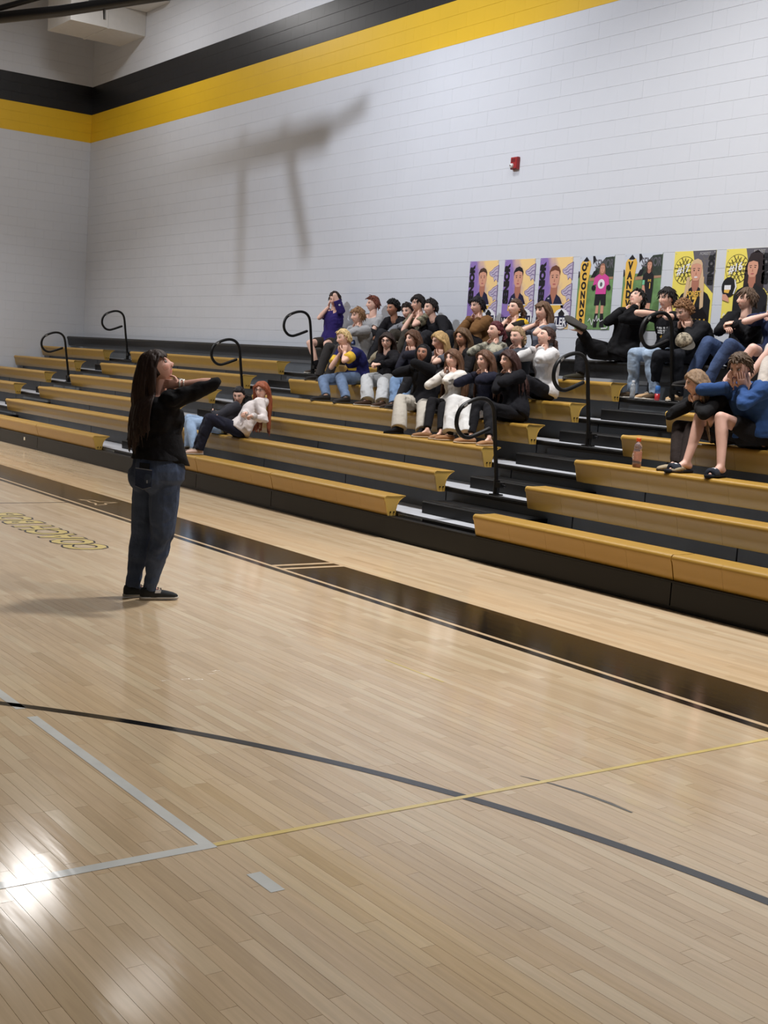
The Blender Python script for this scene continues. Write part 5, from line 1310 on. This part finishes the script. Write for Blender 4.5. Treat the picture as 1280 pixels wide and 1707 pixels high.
PEOPLE = [
 {'label': 'person in purple polo and dark shorts on the top row, leftmost of the crowd', 'sex': 'm', 'pit': -12, 'top': ('polo', (46, 36, 96)), 'sl': 's', 'pants': ('shorts', (58, 52, 46)), 'shoes': ('sneaker', (70, 62, 56)), 'socks': (16, 16, 20), 'hair': ('short', (52, 40, 34)), 'w': 'ear', 'hd': (-16.952, 11.13, 2.733), 'hip': (-16.952, 11.11, 1.954), 'yaw': -55.3, 'eR': (-17.01, 10.87, 2.418), 'kR': (-16.964, 10.73, 2.049), 'fR': (-16.786, 10.7, 1.53), 'eL': (-16.303, 10.87, 2.404), 'kL': (-16.561, 10.73, 2.048), 'fL': (-16.41, 10.7, 1.53)},
 {'label': 'blond person in navy jersey with yellow sleeve bands and blue jeans, chin in hands', 'sex': 'm', 'pit': -8, 'roll': 8, 'top': ('jersey', (32, 34, 84)), 'sl': 's', 'pants': ('jeans', (98, 116, 144)), 'shoes': ('sneaker', (40, 38, 38)), 'hair': ('short', (205, 178, 128)), 'w': 'chin', 'hd': (-14.385, 9.63, 2.062), 'hip': (-14.385, 9.89, 1.446), 'yaw': -91.8, 'eR': (-14.34, 9.37, 1.567), 'kR': (-14.891, 9.51, 1.551), 'fR': (-14.323, 9.28, 1.192), 'eL': (-13.816, 9.37, 1.581), 'kL': (-14.239, 9.51, 1.554), 'fL': (-13.838, 9.28, 1.192)},
 {'label': 'person in light grey sweatshirt with blue chest print and sandy fringe, hands on neck', 'sex': 'm', 'pit': -3, 'top': ('sweat', (150, 150, 152)), 'sl': 'l', 'pants': ('pants', (52, 50, 50)), 'shoes': ('sneaker', (40, 38, 38)), 'hair': ('fringe', (128, 96, 66)), 'w': 'neck', 'hd': (-15.311, 10.48, 2.424), 'hip': (-15.311, 10.5, 1.7), 'yaw': -96.4, 'eR': (-15.251, 10.22, 2.085), 'eL': (-14.847, 10.22, 2.05)},
 {'label': 'auburn-haired person in light grey tee leaning against the wall behind the grey sweatshirt', 'sex': 'm', 'pit': 0, 'top': ('tee', (160, 160, 162)), 'sl': 's', 'pants': ('pants', (40, 40, 44)), 'shoes': ('sneaker', (40, 38, 38)), 'hair': ('short', (110, 62, 48)), 'w': 'lap', 'hd': (-15.904, 11.15, 2.655), 'hip': (-15.904, 11.11, 1.954), 'yaw': -101.0},
 {'label': 'smiling person with dense black curls and black hoodie, top row, arms low', 'sex': 'm', 'pit': -5, 'skin': (176, 128, 104), 'top': ('hoodie', (26, 24, 28)), 'sl': 'l', 'pants': ('pants', (40, 40, 44)), 'shoes': ('sneaker', (40, 38, 38)), 'hair': ('curly', (20, 18, 18)), 'w': 'lap', 'hd': (-15.159, 10.99, 2.578), 'hip': (-15.159, 11.11, 1.954), 'yaw': -83.9},
 {'label': 'person in grey long-sleeved shirt with red chest print and khaki shorts, one hand behind neck', 'sex': 'm', 'pit': -8, 'roll': 6, 'top': ('sweat', (118, 120, 126)), 'sl': 'l', 'pants': ('pants', (150, 140, 118)), 'shoes': ('sneaker', (40, 38, 38)), 'hair': ('short', (46, 36, 34)), 'w': 'neck', 'hd': (-14.918, 11.09, 2.543), 'hip': (-14.918, 11.11, 1.954), 'yaw': -71.6, 'eR': (-14.947, 10.83, 2.235), 'kR': (-14.555, 10.73, 2.063), 'eL': (-14.204, 10.83, 2.069), 'kL': (-14.238, 10.73, 2.036)},
 {'label': 'dark-fringed person in olive camouflage tee with bare forearms raised to the neck', 'sex': 'm', 'pit': -4, 'top': ('camo', (104, 100, 82)), 'sl': 's', 'pants': ('pants', (60, 56, 50)), 'shoes': ('sneaker', (40, 38, 38)), 'hair': ('fringe', (28, 22, 22)), 'w': 'neck', 'hd': (-14.55, 10.99, 2.647), 'hip': (-14.55, 11.11, 1.954), 'yaw': -93.1, 'eR': (-14.587, 10.73, 2.216), 'eL': (-14.231, 10.73, 2.23)},
 {'label': 'person in black jacket with grey hood leaning forward, right end of the top row group', 'sex': 'm', 'pit': -3, 'top': ('hoodie', (27, 27, 31)), 'hoodc': (84, 88, 98), 'sl': 'l', 'pants': ('pants', (40, 40, 44)), 'shoes': ('sneaker', (40, 38, 38)), 'hair': ('short', (34, 28, 28)), 'w': 'lap', 'hd': (-14.195, 10.95, 2.583), 'hip': (-14.095, 11.11, 1.954), 'yaw': -93.6},
 {'label': 'person in glasses with long dark hair, black jacket and pale wide trousers, hands clasped', 'sex': 'f', 'pit': -3, 'top': ('hoodie', (22, 21, 25)), 'sl': 'l', 'pants': ('wide', (172, 174, 176)), 'shoes': ('sneaker', (66, 50, 40)), 'hair': ('long', (44, 32, 28), 0.42), 'glasses': 1, 'w': 'px', 'hd': (-13.702, 9.87, 2.05), 'hip': (-13.702, 9.89, 1.446), 'yaw': -51.8, 'eR': (-13.371, 9.61, 1.705), 'wR': (-13.507, 9.53, 1.735), 'kR': (-13.654, 9.51, 1.579), 'fR': (-13.34, 9.28, 1.192), 'eL': (-13.172, 9.61, 1.712), 'wL': (-13.358, 9.53, 1.74), 'kL': (-13.297, 9.51, 1.563), 'fL': (-13.015, 9.28, 1.192)},
 {'label': 'brown-haired person in black top and mid-blue jeans sitting behind the hooded one', 'sex': 'f', 'pit': -3, 'top': ('sweat', (34, 34, 44)), 'sl': 'l', 'pants': ('jeans', (108, 132, 164)), 'shoes': ('sneaker', (60, 46, 38)), 'hair': ('long', (84, 58, 42), 0.2), 'w': 'chin', 'hd': (-13.132, 9.87, 2.093), 'hip': (-13.132, 9.89, 1.446), 'yaw': -88.9, 'eR': (-12.984, 9.61, 1.788), 'kR': (-13.021, 9.51, 1.59), 'fR': (-12.754, 9.28, 1.192), 'eL': (-12.606, 9.61, 1.816), 'kL': (-12.788, 9.51, 1.585), 'fL': (-12.549, 9.28, 1.192)},
 {'label': 'person with long straight blond hair over the face in dark grey tee, cheek on hand', 'sex': 'f', 'pit': -14, 'top': ('tee', (82, 84, 92)), 'sl': 's', 'pants': ('pants', (40, 40, 44)), 'shoes': ('sneaker', (40, 38, 38)), 'hair': ('long', (172, 142, 96), 0.26), 'w': 'chin', 'hd': (-12.486, 9.81, 2.079), 'hip': (-12.486, 9.89, 1.446), 'yaw': -102.2, 'eR': (-12.372, 9.55, 1.746), 'eL': (-12.154, 9.55, 1.74)},
 {'label': 'person with black hood up and beige wide trousers, fists under chin', 'sex': 'f', 'pit': 10, 'roll': -4, 'skin': (166, 120, 98), 'top': ('hoodie', (20, 20, 24)), 'sl': 'l', 'pants': ('wide', (176, 170, 160)), 'shoes': ('boot', (22, 22, 26)), 'hair': ('none', (24, 20, 20)), 'hood': 1, 'w': 'chin', 'hd': (-12.096, 9.26, 1.893), 'hip': (-12.096, 9.28, 1.192), 'yaw': -55.4, 'eR': (-12.149, 9.0, 1.682), 'kR': (-12.057, 8.9, 1.424), 'fR': (-11.791, 8.67, 0.938), 'eL': (-11.322, 9.0, 1.755), 'kL': (-11.579, 8.9, 1.372), 'fL': (-11.314, 8.67, 0.938)},
 {'label': 'brown-haired person in cream sweatshirt with dark sleeve letters and black trousers', 'sex': 'f', 'pit': 4, 'top': ('sweat', (216, 210, 202)), 'sl': 'l', 'pants': ('leggings', (22, 21, 24)), 'shoes': ('moc', (140, 104, 74)), 'hair': ('long', (98, 70, 52), 0.4), 'w': 'chin', 'hd': (-11.512, 9.26, 1.846), 'hip': (-11.512, 9.28, 1.192), 'yaw': -78.8, 'eR': (-11.634, 9.0, 1.52), 'kR': (-11.422, 8.9, 1.388), 'fR': (-11.25, 8.67, 0.938), 'eL': (-11.129, 9.0, 1.511), 'kL': (-11.229, 8.9, 1.365), 'fL': (-10.995, 8.67, 0.938)},
 {'label': 'person in navy sweater and white wide trousers with wavy brown hair, hands at throat', 'sex': 'f', 'pit': 0, 'top': ('sweat', (30, 31, 46)), 'sl': 'l', 'pants': ('wide', (206, 205, 204)), 'shoes': ('moc', (150, 110, 78)), 'socks': (16, 16, 20), 'hair': ('long', (92, 64, 48), 0.28), 'w': 'neck', 'hd': (-10.937, 9.26, 1.851), 'hip': (-10.937, 9.28, 1.192), 'yaw': -88.3, 'eR': (-11.044, 9.0, 1.617), 'kR': (-10.991, 8.9, 1.379), 'fR': (-10.833, 8.67, 0.938), 'eL': (-10.619, 9.0, 1.57), 'kL': (-10.797, 8.9, 1.364), 'fL': (-10.549, 8.67, 0.938)},
 {'label': 'dark-haired person in black hoodie and black leggings at the aisle end of the fourth row', 'sex': 'f', 'pit': -2, 'top': ('hoodie', (21, 21, 26)), 'sl': 'l', 'pants': ('leggings', (22, 22, 26)), 'shoes': ('moc', (150, 112, 80)), 'hair': ('long', (56, 34, 30), 0.24), 'w': 'neck', 'hd': (-10.527, 9.26, 1.865), 'hip': (-10.407, 9.28, 1.192), 'yaw': -97.3, 'eR': (-10.465, 9.0, 1.643), 'kR': (-10.581, 8.9, 1.377), 'fR': (-10.466, 8.67, 0.938), 'eL': (-10.259, 9.0, 1.588), 'kL': (-10.386, 8.9, 1.363), 'fL': (-10.164, 8.67, 0.938)},
 {'label': 'dark-blond long-haired person in black top, between the cream sweatshirt and the camouflage jacket', 'sex': 'f', 'pit': -2, 'skin': (190, 142, 116), 'top': ('sweat', (30, 28, 30)), 'sl': 'l', 'pants': ('pants', (30, 30, 34)), 'shoes': ('sneaker', (40, 38, 38)), 'hair': ('long', (92, 70, 50), 0.36), 'w': 'lap', 'hd': (-12.112, 9.87, 2.127), 'hip': (-12.112, 9.89, 1.446), 'yaw': -79.2},
 {'label': 'person with wine-red hair in grey-green camouflage jacket, elbows forward', 'sex': 'f', 'pit': 6, 'top': ('camo', (122, 120, 108)), 'sl': 'l', 'pants': ('pants', (40, 40, 44)), 'shoes': ('sneaker', (40, 38, 38)), 'hair': ('tied', (78, 32, 38), 0.1), 'w': 'neck', 'hd': (-11.498, 9.87, 2.217), 'hip': (-11.498, 9.89, 1.446), 'yaw': -98.6, 'eR': (-11.616, 9.61, 1.956), 'eL': (-11.38, 9.61, 1.927)},
 {'label': 'smiling person with ash-blond hair tied back and charcoal sweatshirt', 'sex': 'f', 'pit': -4, 'top': ('sweat', (58, 62, 70)), 'sl': 'l', 'pants': ('pants', (40, 40, 44)), 'shoes': ('sneaker', (40, 38, 38)), 'hair': ('tied', (150, 126, 96), 0.1), 'w': 'neck', 'hd': (-11.105, 9.87, 2.16), 'hip': (-11.105, 9.89, 1.446), 'yaw': -81.6, 'eR': (-11.205, 9.61, 1.911), 'eL': (-10.843, 9.61, 1.874)},
 {'label': 'person in white hoodie and black trousers with head tipped back, elbows forward', 'sex': 'f', 'pit': 18, 'top': ('hoodie', (206, 204, 204)), 'sl': 'l', 'pants': ('pants', (25, 25, 30)), 'shoes': ('sneaker', (40, 38, 38)), 'hair': ('tied', (66, 48, 42), 0.2), 'w': 'neck', 'hd': (-10.614, 9.87, 2.162), 'hip': (-10.614, 9.89, 1.446), 'yaw': -104.9, 'eR': (-10.751, 9.61, 1.965), 'eL': (-10.444, 9.61, 1.914)},
 {'label': 'black-haired person in brown canvas jacket, top row under the first purple poster', 'sex': 'm', 'pit': -6, 'top': ('jacket', (112, 80, 48)), 'sl': 'l', 'pants': ('pants', (40, 40, 44)), 'shoes': ('sneaker', (40, 38, 38)), 'hair': ('fringe', (26, 24, 28)), 'w': 'neck', 'hd': (-13.262, 11.03, 2.613), 'hip': (-13.262, 11.11, 1.954), 'yaw': -91.7, 'eR': (-13.338, 10.77, 2.222), 'eL': (-13.028, 10.77, 2.187)},
 {'label': 'brown-haired person in black and yellow tee with wristband, under the second purple poster', 'sex': 'f', 'pit': 6, 'top': ('tee', (36, 33, 30)), 'yoke': (206, 166, 44), 'sl': 's', 'pants': ('pants', (40, 40, 44)), 'shoes': ('sneaker', (40, 38, 38)), 'hair': ('tied', (78, 58, 46), 0.12), 'w': 'neck', 'hd': (-11.842, 10.46, 2.534), 'hip': (-11.842, 10.5, 1.7), 'yaw': -89.5, 'eR': (-11.905, 10.2, 2.234), 'eL': (-11.611, 10.2, 2.202)},
 {'label': 'person with brown fringe bob in slate tee under the third purple poster', 'sex': 'f', 'pit': 0, 'top': ('tee', (104, 108, 120)), 'sl': 's', 'pants': ('pants', (40, 40, 44)), 'shoes': ('sneaker', (40, 38, 38)), 'hair': ('bangs', (96, 72, 54), 0.14), 'w': 'neck', 'hd': (-11.337, 10.46, 2.498), 'hip': (-11.337, 10.5, 1.7), 'yaw': -90.7, 'eR': (-11.462, 10.2, 2.24), 'eL': (-11.181, 10.2, 2.209)},
 {'label': 'person all in black reclining on the top row, head tipped back, one ankle raised', 'sex': 'm', 'pit': 34, 'roll': 14, 'slump': 1, 'top': ('hoodie', (17, 17, 20)), 'sl': 'l', 'pants': ('pants', (19, 19, 22)), 'shoes': ('sneaker', (52, 50, 42)), 'hair': ('fringe', (24, 20, 20)), 'w': 'neck', 'hd': (-10.451, 11.13, 2.693), 'hip': (-10.531, 11.03, 1.954), 'yaw': -92.8, 'eR': (-10.653, 10.87, 2.397), 'kR': (-10.808, 10.73, 2.017), 'fR': (-10.748, 10.5, 1.7), 'eL': (-10.323, 10.87, 2.38), 'kL': (-10.88, 10.73, 2.122), 'fL': (-10.759, 10.55, 2.296), 'crossL': 1},
 {'label': 'person in black tee with white print and light blue jeans, bare forearm stretched forward', 'sex': 'm', 'pit': -2, 'top': ('print', (22, 22, 26)), 'sl': 's', 'pants': ('jeans', (150, 168, 190)), 'shoes': ('sneaker', (74, 60, 44)), 'hair': ('fringe', (26, 22, 22)), 'w': 'neck', 'hd': (-9.897, 11.03, 2.688), 'hip': (-9.897, 11.11, 1.954), 'yaw': -98.1, 'eR': (-10.096, 10.77, 2.518), 'kR': (-10.003, 10.73, 2.04), 'fR': (-10.061, 10.7, 1.53), 'eL': (-9.676, 10.77, 2.465), 'kL': (-9.778, 10.73, 1.979), 'fL': (-9.729, 10.7, 1.53)},
 {'label': 'curly-haired person in black hoodie and tan sneakers bent over, chin in hands', 'sex': 'm', 'pit': -22, 'top': ('hoodie', (24, 25, 29)), 'sl': 'l', 'pants': ('pants', (26, 28, 34)), 'shoes': ('sneaker', (176, 146, 112)), 'hair': ('curly', (136, 100, 70)), 'w': 'chin', 'hd': (-9.441, 10.81, 2.529), 'hip': (-9.441, 11.11, 1.954), 'yaw': -92.9, 'eR': (-9.4, 10.55, 2.079), 'kR': (-9.656, 10.73, 2.003), 'fR': (-9.773, 10.7, 1.53), 'eL': (-9.163, 10.55, 2.085), 'kL': (-9.374, 10.73, 1.972), 'fL': (-9.385, 10.7, 1.53)},
 {'label': 'brown-fringed person in black sweatshirt and blue jeans under the last poster, fists forward', 'sex': 'm', 'pit': 2, 'top': ('sweat', (21, 21, 25)), 'sl': 'l', 'pants': ('jeans', (62, 78, 112)), 'shoes': ('sneaker', (40, 38, 38)), 'hair': ('fringe', (92, 74, 60)), 'w': 'px', 'hd': (-8.856, 11.13, 2.677), 'hip': (-8.896, 11.11, 1.954), 'yaw': -113.5, 'eR': (-9.042, 10.87, 2.27), 'wR': (-8.825, 10.79, 2.357), 'kR': (-8.99, 10.73, 2.12), 'eL': (-8.749, 10.87, 2.243), 'wL': (-8.736, 10.79, 2.408), 'kL': (-8.729, 10.73, 2.089)},
 {'label': 'pale person in navy tee and shorts cut by the right frame edge, bare elbow raised', 'sex': 'm', 'pit': 0, 'skin': (226, 186, 172), 'top': ('tee', (38, 46, 76)), 'sl': 's', 'pants': ('shorts', (40, 42, 60)), 'shoes': ('sneaker', (40, 38, 38)), 'hair': ('short', (80, 60, 46)), 'w': 'neck', 'hd': (-8.415, 11.07, 2.682), 'hip': (-8.415, 11.11, 1.954), 'yaw': -92.8, 'eR': (-8.539, 10.81, 2.455), 'kR': (-8.4, 10.73, 2.129), 'eL': (-8.23, 10.81, 2.396), 'kL': (-8.193, 10.73, 2.092)},
 {'label': 'person in pale grey sweatpants and black shoes at the right frame edge', 'sex': 'm', 'pit': 0, 'top': ('sweat', (60, 60, 66)), 'sl': 'l', 'pants': ('pants', (196, 188, 180)), 'shoes': ('sneaker', (22, 22, 24)), 'hair': ('short', (60, 46, 40)), 'w': 'lap', 'hd': (-7.751, 11.05, 2.634), 'hip': (-7.851, 11.11, 1.954), 'yaw': -85.0, 'kR': (-8.278, 10.73, 2.181), 'fR': (-8.116, 10.5, 1.7), 'kL': (-7.988, 10.73, 2.097), 'fL': (-7.838, 10.5, 1.7)},
 {'label': 'ash-blond long-haired person in black top and dark leggings bent beside the blue sweatshirt', 'sex': 'f', 'pit': -14, 'top': ('sweat', (22, 22, 24)), 'sl': 'l', 'pants': ('leggings', (44, 36, 34)), 'shoes': ('flat', (150, 136, 112)), 'hair': ('long', (128, 104, 80), 0.3), 'w': 'chin', 'hd': (-7.567, 8.92, 1.743), 'hip': (-7.447, 9.28, 1.192), 'yaw': -125.7, 'eR': (-7.59, 8.66, 1.425), 'kR': (-7.794, 8.9, 1.363), 'fR': (-7.582, 8.67, 0.938), 'eL': (-7.381, 8.66, 1.408), 'kL': (-7.648, 8.9, 1.335), 'fL': (-7.469, 8.67, 0.938)},
 {'s': 1.05, 'label': 'person in blue sweatshirt and black shorts hiding the face in both hands', 'sex': 'm', 'pit': -24, 'skin': (206, 164, 148), 'top': ('sweat', (44, 72, 120)), 'sl': 'l', 'pants': ('shorts', (22, 22, 25)), 'shoes': ('slide', (28, 30, 36)), 'hair': ('short', (78, 62, 48)), 'w': 'face', 'hd': (-7.162, 9.0, 1.903), 'hip': (-7.102, 9.22, 1.192), 'yaw': -81.5, 'eR': (-7.395, 8.74, 1.69), 'kR': (-7.512, 8.9, 1.476), 'fR': (-7.45, 8.67, 0.938), 'eL': (-7.056, 8.74, 1.563), 'kL': (-7.188, 8.9, 1.476), 'fL': (-7.066, 8.67, 0.938)},
 {'label': 'black-haired person in dark grey jacket with folded arms and light jeans, second row', 'sex': 'f', 'pit': -14, 'byaw': 252, 'slump': 1, 'top': ('jacket', (52, 52, 58)), 'sl': 'l', 'pants': ('jeans', (142, 164, 192)), 'shoes': ('sneaker', (90, 80, 72)), 'hair': ('tied', (26, 24, 28), 0.16), 'w': 'crossed', 'hd': (-14.778, 8.26, 1.205), 'hip': (-14.778, 7.98, 0.684), 'yaw': -45.2, 'kR': (-15.027, 7.68, 1.064), 'fR': (-14.731, 7.45, 0.43), 'kL': (-14.874, 7.68, 0.915), 'fL': (-14.559, 7.45, 0.43)},
 {'label': 'red-haired person in glasses, white hoodie and navy trousers reclining on the second row', 'sex': 'f', 'pit': -2, 'byaw': 250, 'slump': 1, 'top': ('hoodie', (214, 206, 204)), 'sl': 'l', 'pants': ('pants', (28, 29, 42)), 'shoes': ('sneaker', (188, 160, 146)), 'hair': ('long', (142, 78, 52), 0.36), 'glasses': 1, 'w': 'px', 'hd': (-14.216, 8.28, 1.299), 'hip': (-14.216, 7.98, 0.684), 'yaw': -60.2, 'eR': (-14.314, 8.02, 0.886), 'wR': (-14.027, 7.94, 1.011), 'kR': (-14.424, 7.68, 0.79), 'fR': (-14.509, 7.45, 0.43), 'eL': (-14.1, 8.52, 1.009), 'wL': (-13.839, 7.94, 0.986), 'kL': (-14.329, 7.68, 0.829), 'fL': (-14.457, 7.45, 0.43)},
]
for i, d in enumerate(PEOPLE): build_person(d, seed=i)

# ---------------------------------------------------------------- the woman on the court
W = dict(label='standing person in black top and ripped jeans on the court, chin raised, elbows forward', sex='f', s=1.0, group=None, skin=(214, 164, 146),
  hip=(-7.79, 3.755, 0.90), hd=(-7.822, 3.724, 1.588), yaw=60, pit=32, hdir=(-.52, -.80, .02), byaw=100, wide=1.22, thick=1.14, hem_t=.14, socks=(24, 24, 27),
  top=('blouse', (19, 18, 21)), sl='l', pants=('jeans', (66, 77, 100)), slim=1, shoes=('sneaker', (52, 54, 56)), hair=('long', (44, 31, 26), .30), hairback=1,
  w='neck', eR=(-7.40, 3.98, 1.36), wR=(-7.672, 3.825, 1.490), wL=(-7.79, 3.89, 1.490), eL=(-7.72, 4.25, 1.66),
  kR=(-7.70, 3.765, .475), kL=(-7.905, 3.72, .465), aR=(-7.795, 3.735, .10), aL=(-7.915, 3.665, .10), tR=(.22, .975, 0), tL=(.12, .99, 0))
R = build_person(W, seed=77, voxel=.008, standing=True)
if 'group' in R['root']: del R['root']['group']
org = R['org']; F_, L_ = R['F'], R['L']
# flared hem of the loose black top
m = MB(); an = np.arange(28)*2*np.pi/28; rings = []
for z, a, b, c, wv in ((1.16, .150, .118, .010, .0), (1.08, .166, .128, .018, .003), (1.02, .182, .140, .028, .007), (0.965, .196, .150, .038, .011)):
    cc = np.array([R['sp'](.3)[0], R['sp'](.3)[1], z])+F_*c
    k = 1+wv*6*np.sin(an*7)*.35
    rings.append(cc+L_*(np.cos(an)*a*1.12*k)[:, None]+F_*(np.sin(an)*b*1.16*k)[:, None]+np.array([0, 0, 1])*(-.035*np.clip(np.sin(an), 0, 1)*(1 if z < 1.05 else .4))[:, None])
inner = [r*.985+r.mean(0)*.015 for r in rings[::-1]]
m.loft(rings+inner[:2], caps=False); m.build('blouse_hem', cloth('top', (19, 18, 21)), R['top'], origin=org, smooth=True)
# back pocket, phone, rips, watch
bk = -F_
def on_hip(lat, z, out): return np.array([-7.795, 3.745, 0])+L_*lat+bk*out+np.array([0, 0, z])
PK_M = denim((48, 58, 82))
def panel(name, pts, thick, mat, parent, nrm_):
    m = MB(); A = [np.asarray(p) for p in pts]; m.loft([A, [p+nrm_*thick for p in A]]); return m.build(name, mat, parent, origin=org)
pn = nrm(bk*.88-L_*.42)
base = on_hip(-.085, .875, .155)
sx = nrm(np.cross(np.array([0, 0, 1.]), pn))
if sx@(-L_) < 0: sx = -sx
def bp(a, z, o=0): return base+sx*a+np.array([0, 0, z])+pn*o
panel('back_pocket', [bp(-.065, .045), bp(.065, .04), bp(.06, -.075), bp(0, -.095), bp(-.06, -.075)], .010, PK_M, R['tr'], pn)
m = MB(); m.tube([bp(-.062, .045, .012), bp(.062, .04, .012)], .0028, 5); m.tube([bp(-.058, -.075, .011), bp(0, -.093, .011), bp(.058, -.075, .011)], .0022, 5); m.build('pocket_stitching', cloth('stitch', (120, 122, 130), 0), R['tr'], origin=org)
panel('phone', [bp(-.036, .085, -.004), bp(.036, .082, -.004), bp(.034, -.04, -.004), bp(-.036, -.04, -.004)], .010, material('phone_black', (14, 14, 17), rough=.2), R['root'], pn)
panel('pocket_tag', [bp(.024, -.015, .011), bp(.036, -.015, .011), bp(.034, -.05, .011), bp(.026, -.05, .011)], .002, cloth('tag', (150, 156, 170), 0), R['tr'], pn)
RP = cloth('frayed_denim', (134, 142, 160), .3, .3, 60)
for (z, a) in ((.80, .3), (.72, .15), (.645, .2), (.60, .05), (.50, .1), (.455, .0)):
    kk = R['KN']['R']; hh = R['H']-L_*.088; aa = R['AN']['R']
    t = np.clip((hh[2]-z)/(hh[2]-kk[2]), 0, 1); c = hh*(1-t)+kk*t if z > kk[2] else kk+(aa-kk)*((kk[2]-z)/(kk[2]-aa[2]))
    r = .094*(1-t)+.076*t if z > kk[2] else .069
    dr = nrm(F_*.92-L_*(.36+a)); m = MB()
    for q in range(4): m.tube([c+nrm(dr+L_*w*.5)*(r+.006)+np.array([0, 0, q*.008-.012]) for w in (-.5, 0, .5)], .0026, 5)
    m.build('frayed_rip', RP, R['tr'], origin=org)
for k, sz in (('R', 1), ('L', .9)):
    c = R['Wt'][k]; d = nrm(R['Wt'][k]-R['El'][k]); cc = c-d*.012
    x = nrm(np.cross(d, [0, 0, 1.])); y = np.cross(d, x)
    m = MB(); m.tube([cc+(x*math.cos(t)+y*math.sin(t))*.0315 for t in np.linspace(0, 6.283, 17)], .0065, 6, caps=False); m.build('watch' if k == 'R' else 'bracelet', material('pale_metal', (206, 200, 190), rough=.3, metal=.5), R['root'], origin=org, smooth=True)
    if k == 'R':
        m = MB(); e = nrm(x*.7-y*.7) ; e = e if e[2] > 0 else -e; m.tube([cc+e*.030, cc+e*.041], .019, 12); m.build('watch_case', material('watch_case', (226, 224, 220), rough=.25), R['root'], origin=org)
        m = MB(); m.tube([cc-d*.028+(x*math.cos(t)+y*math.sin(t))*.033 for t in np.linspace(0, 6.283, 17)], .004, 6, caps=False); m.build('bracelet', material('pale_metal', (206, 200, 190), rough=.3, metal=.5), R['root'], origin=org)
# white shoe tag of the near shoe
a = R['AN']['R']; td = np.array([.22, .975, 0]); sd = np.array([.975, -.22, 0])
m = MB(); c = a+td*.05+sd*.043-np.array([0, 0, .036]); m.loft([[c+td*i*.022+np.array([0, 0, j*.010]) for i, j in ((-1, -1), (.8, -1), (1, 1), (-.8, 1))], [c+sd*.004+td*i*.022+np.array([0, 0, j*.010]) for i, j in ((-1, -1), (.8, -1), (1, 1), (-.8, 1))]]); m.build('shoe_logo', cloth('shoe_tag', (210, 210, 214), 0), R['root'], origin=org)

# cap resting on a knee in the top row
CAPC = camo_material('cap_camo', ((96, 88, 74), (140, 130, 112), (168, 158, 138)), 30)
o = empty('baseball_cap', (-9.13, 10.50, 2.18), 'tan camouflage baseball cap hanging on the knee between the curly hair and the blue jeans', 'cap')
m = MB(); rings = []
for t in np.linspace(0, 1, 7):
    a = t*math.pi/2; an2 = np.arange(20)*2*np.pi/20; r = .092*math.cos(a)+.001; rings.append([(r*math.cos(q), r*1.08*math.sin(q), .105*math.sin(a)) for q in an2])
m.loft(rings); cr = m.build('crown', CAPC, o, smooth=True)
m = MB(); an2 = np.radians(np.linspace(200, 340, 12)); m.loft([[(.088*math.cos(q), .095*math.sin(q), z) for q in an2]+[(.085*math.cos(q)*.98, .172*math.sin(q)-.012, z-.022) for q in an2[::-1]] for z in (.004, .010)]); m.build('brim', material('cap_brim', (64, 60, 54), rough=.9), o)
m = MB(); m.tube([(0, 0, .104), (0, 0, .110)], .008, 8); m.build('button', material('cap_brim', (64, 60, 54), rough=.9), o)
m = MB(); m.tube([(.086*math.cos(q), .094*math.sin(q), .022) for q in np.radians(np.linspace(50, 130, 8))], .008, 6); m.build('strap', material('cap_strap', (46, 42, 38)), o)
o.rotation_euler = (math.radians(24), math.radians(-30), math.radians(60))

finish_queue()
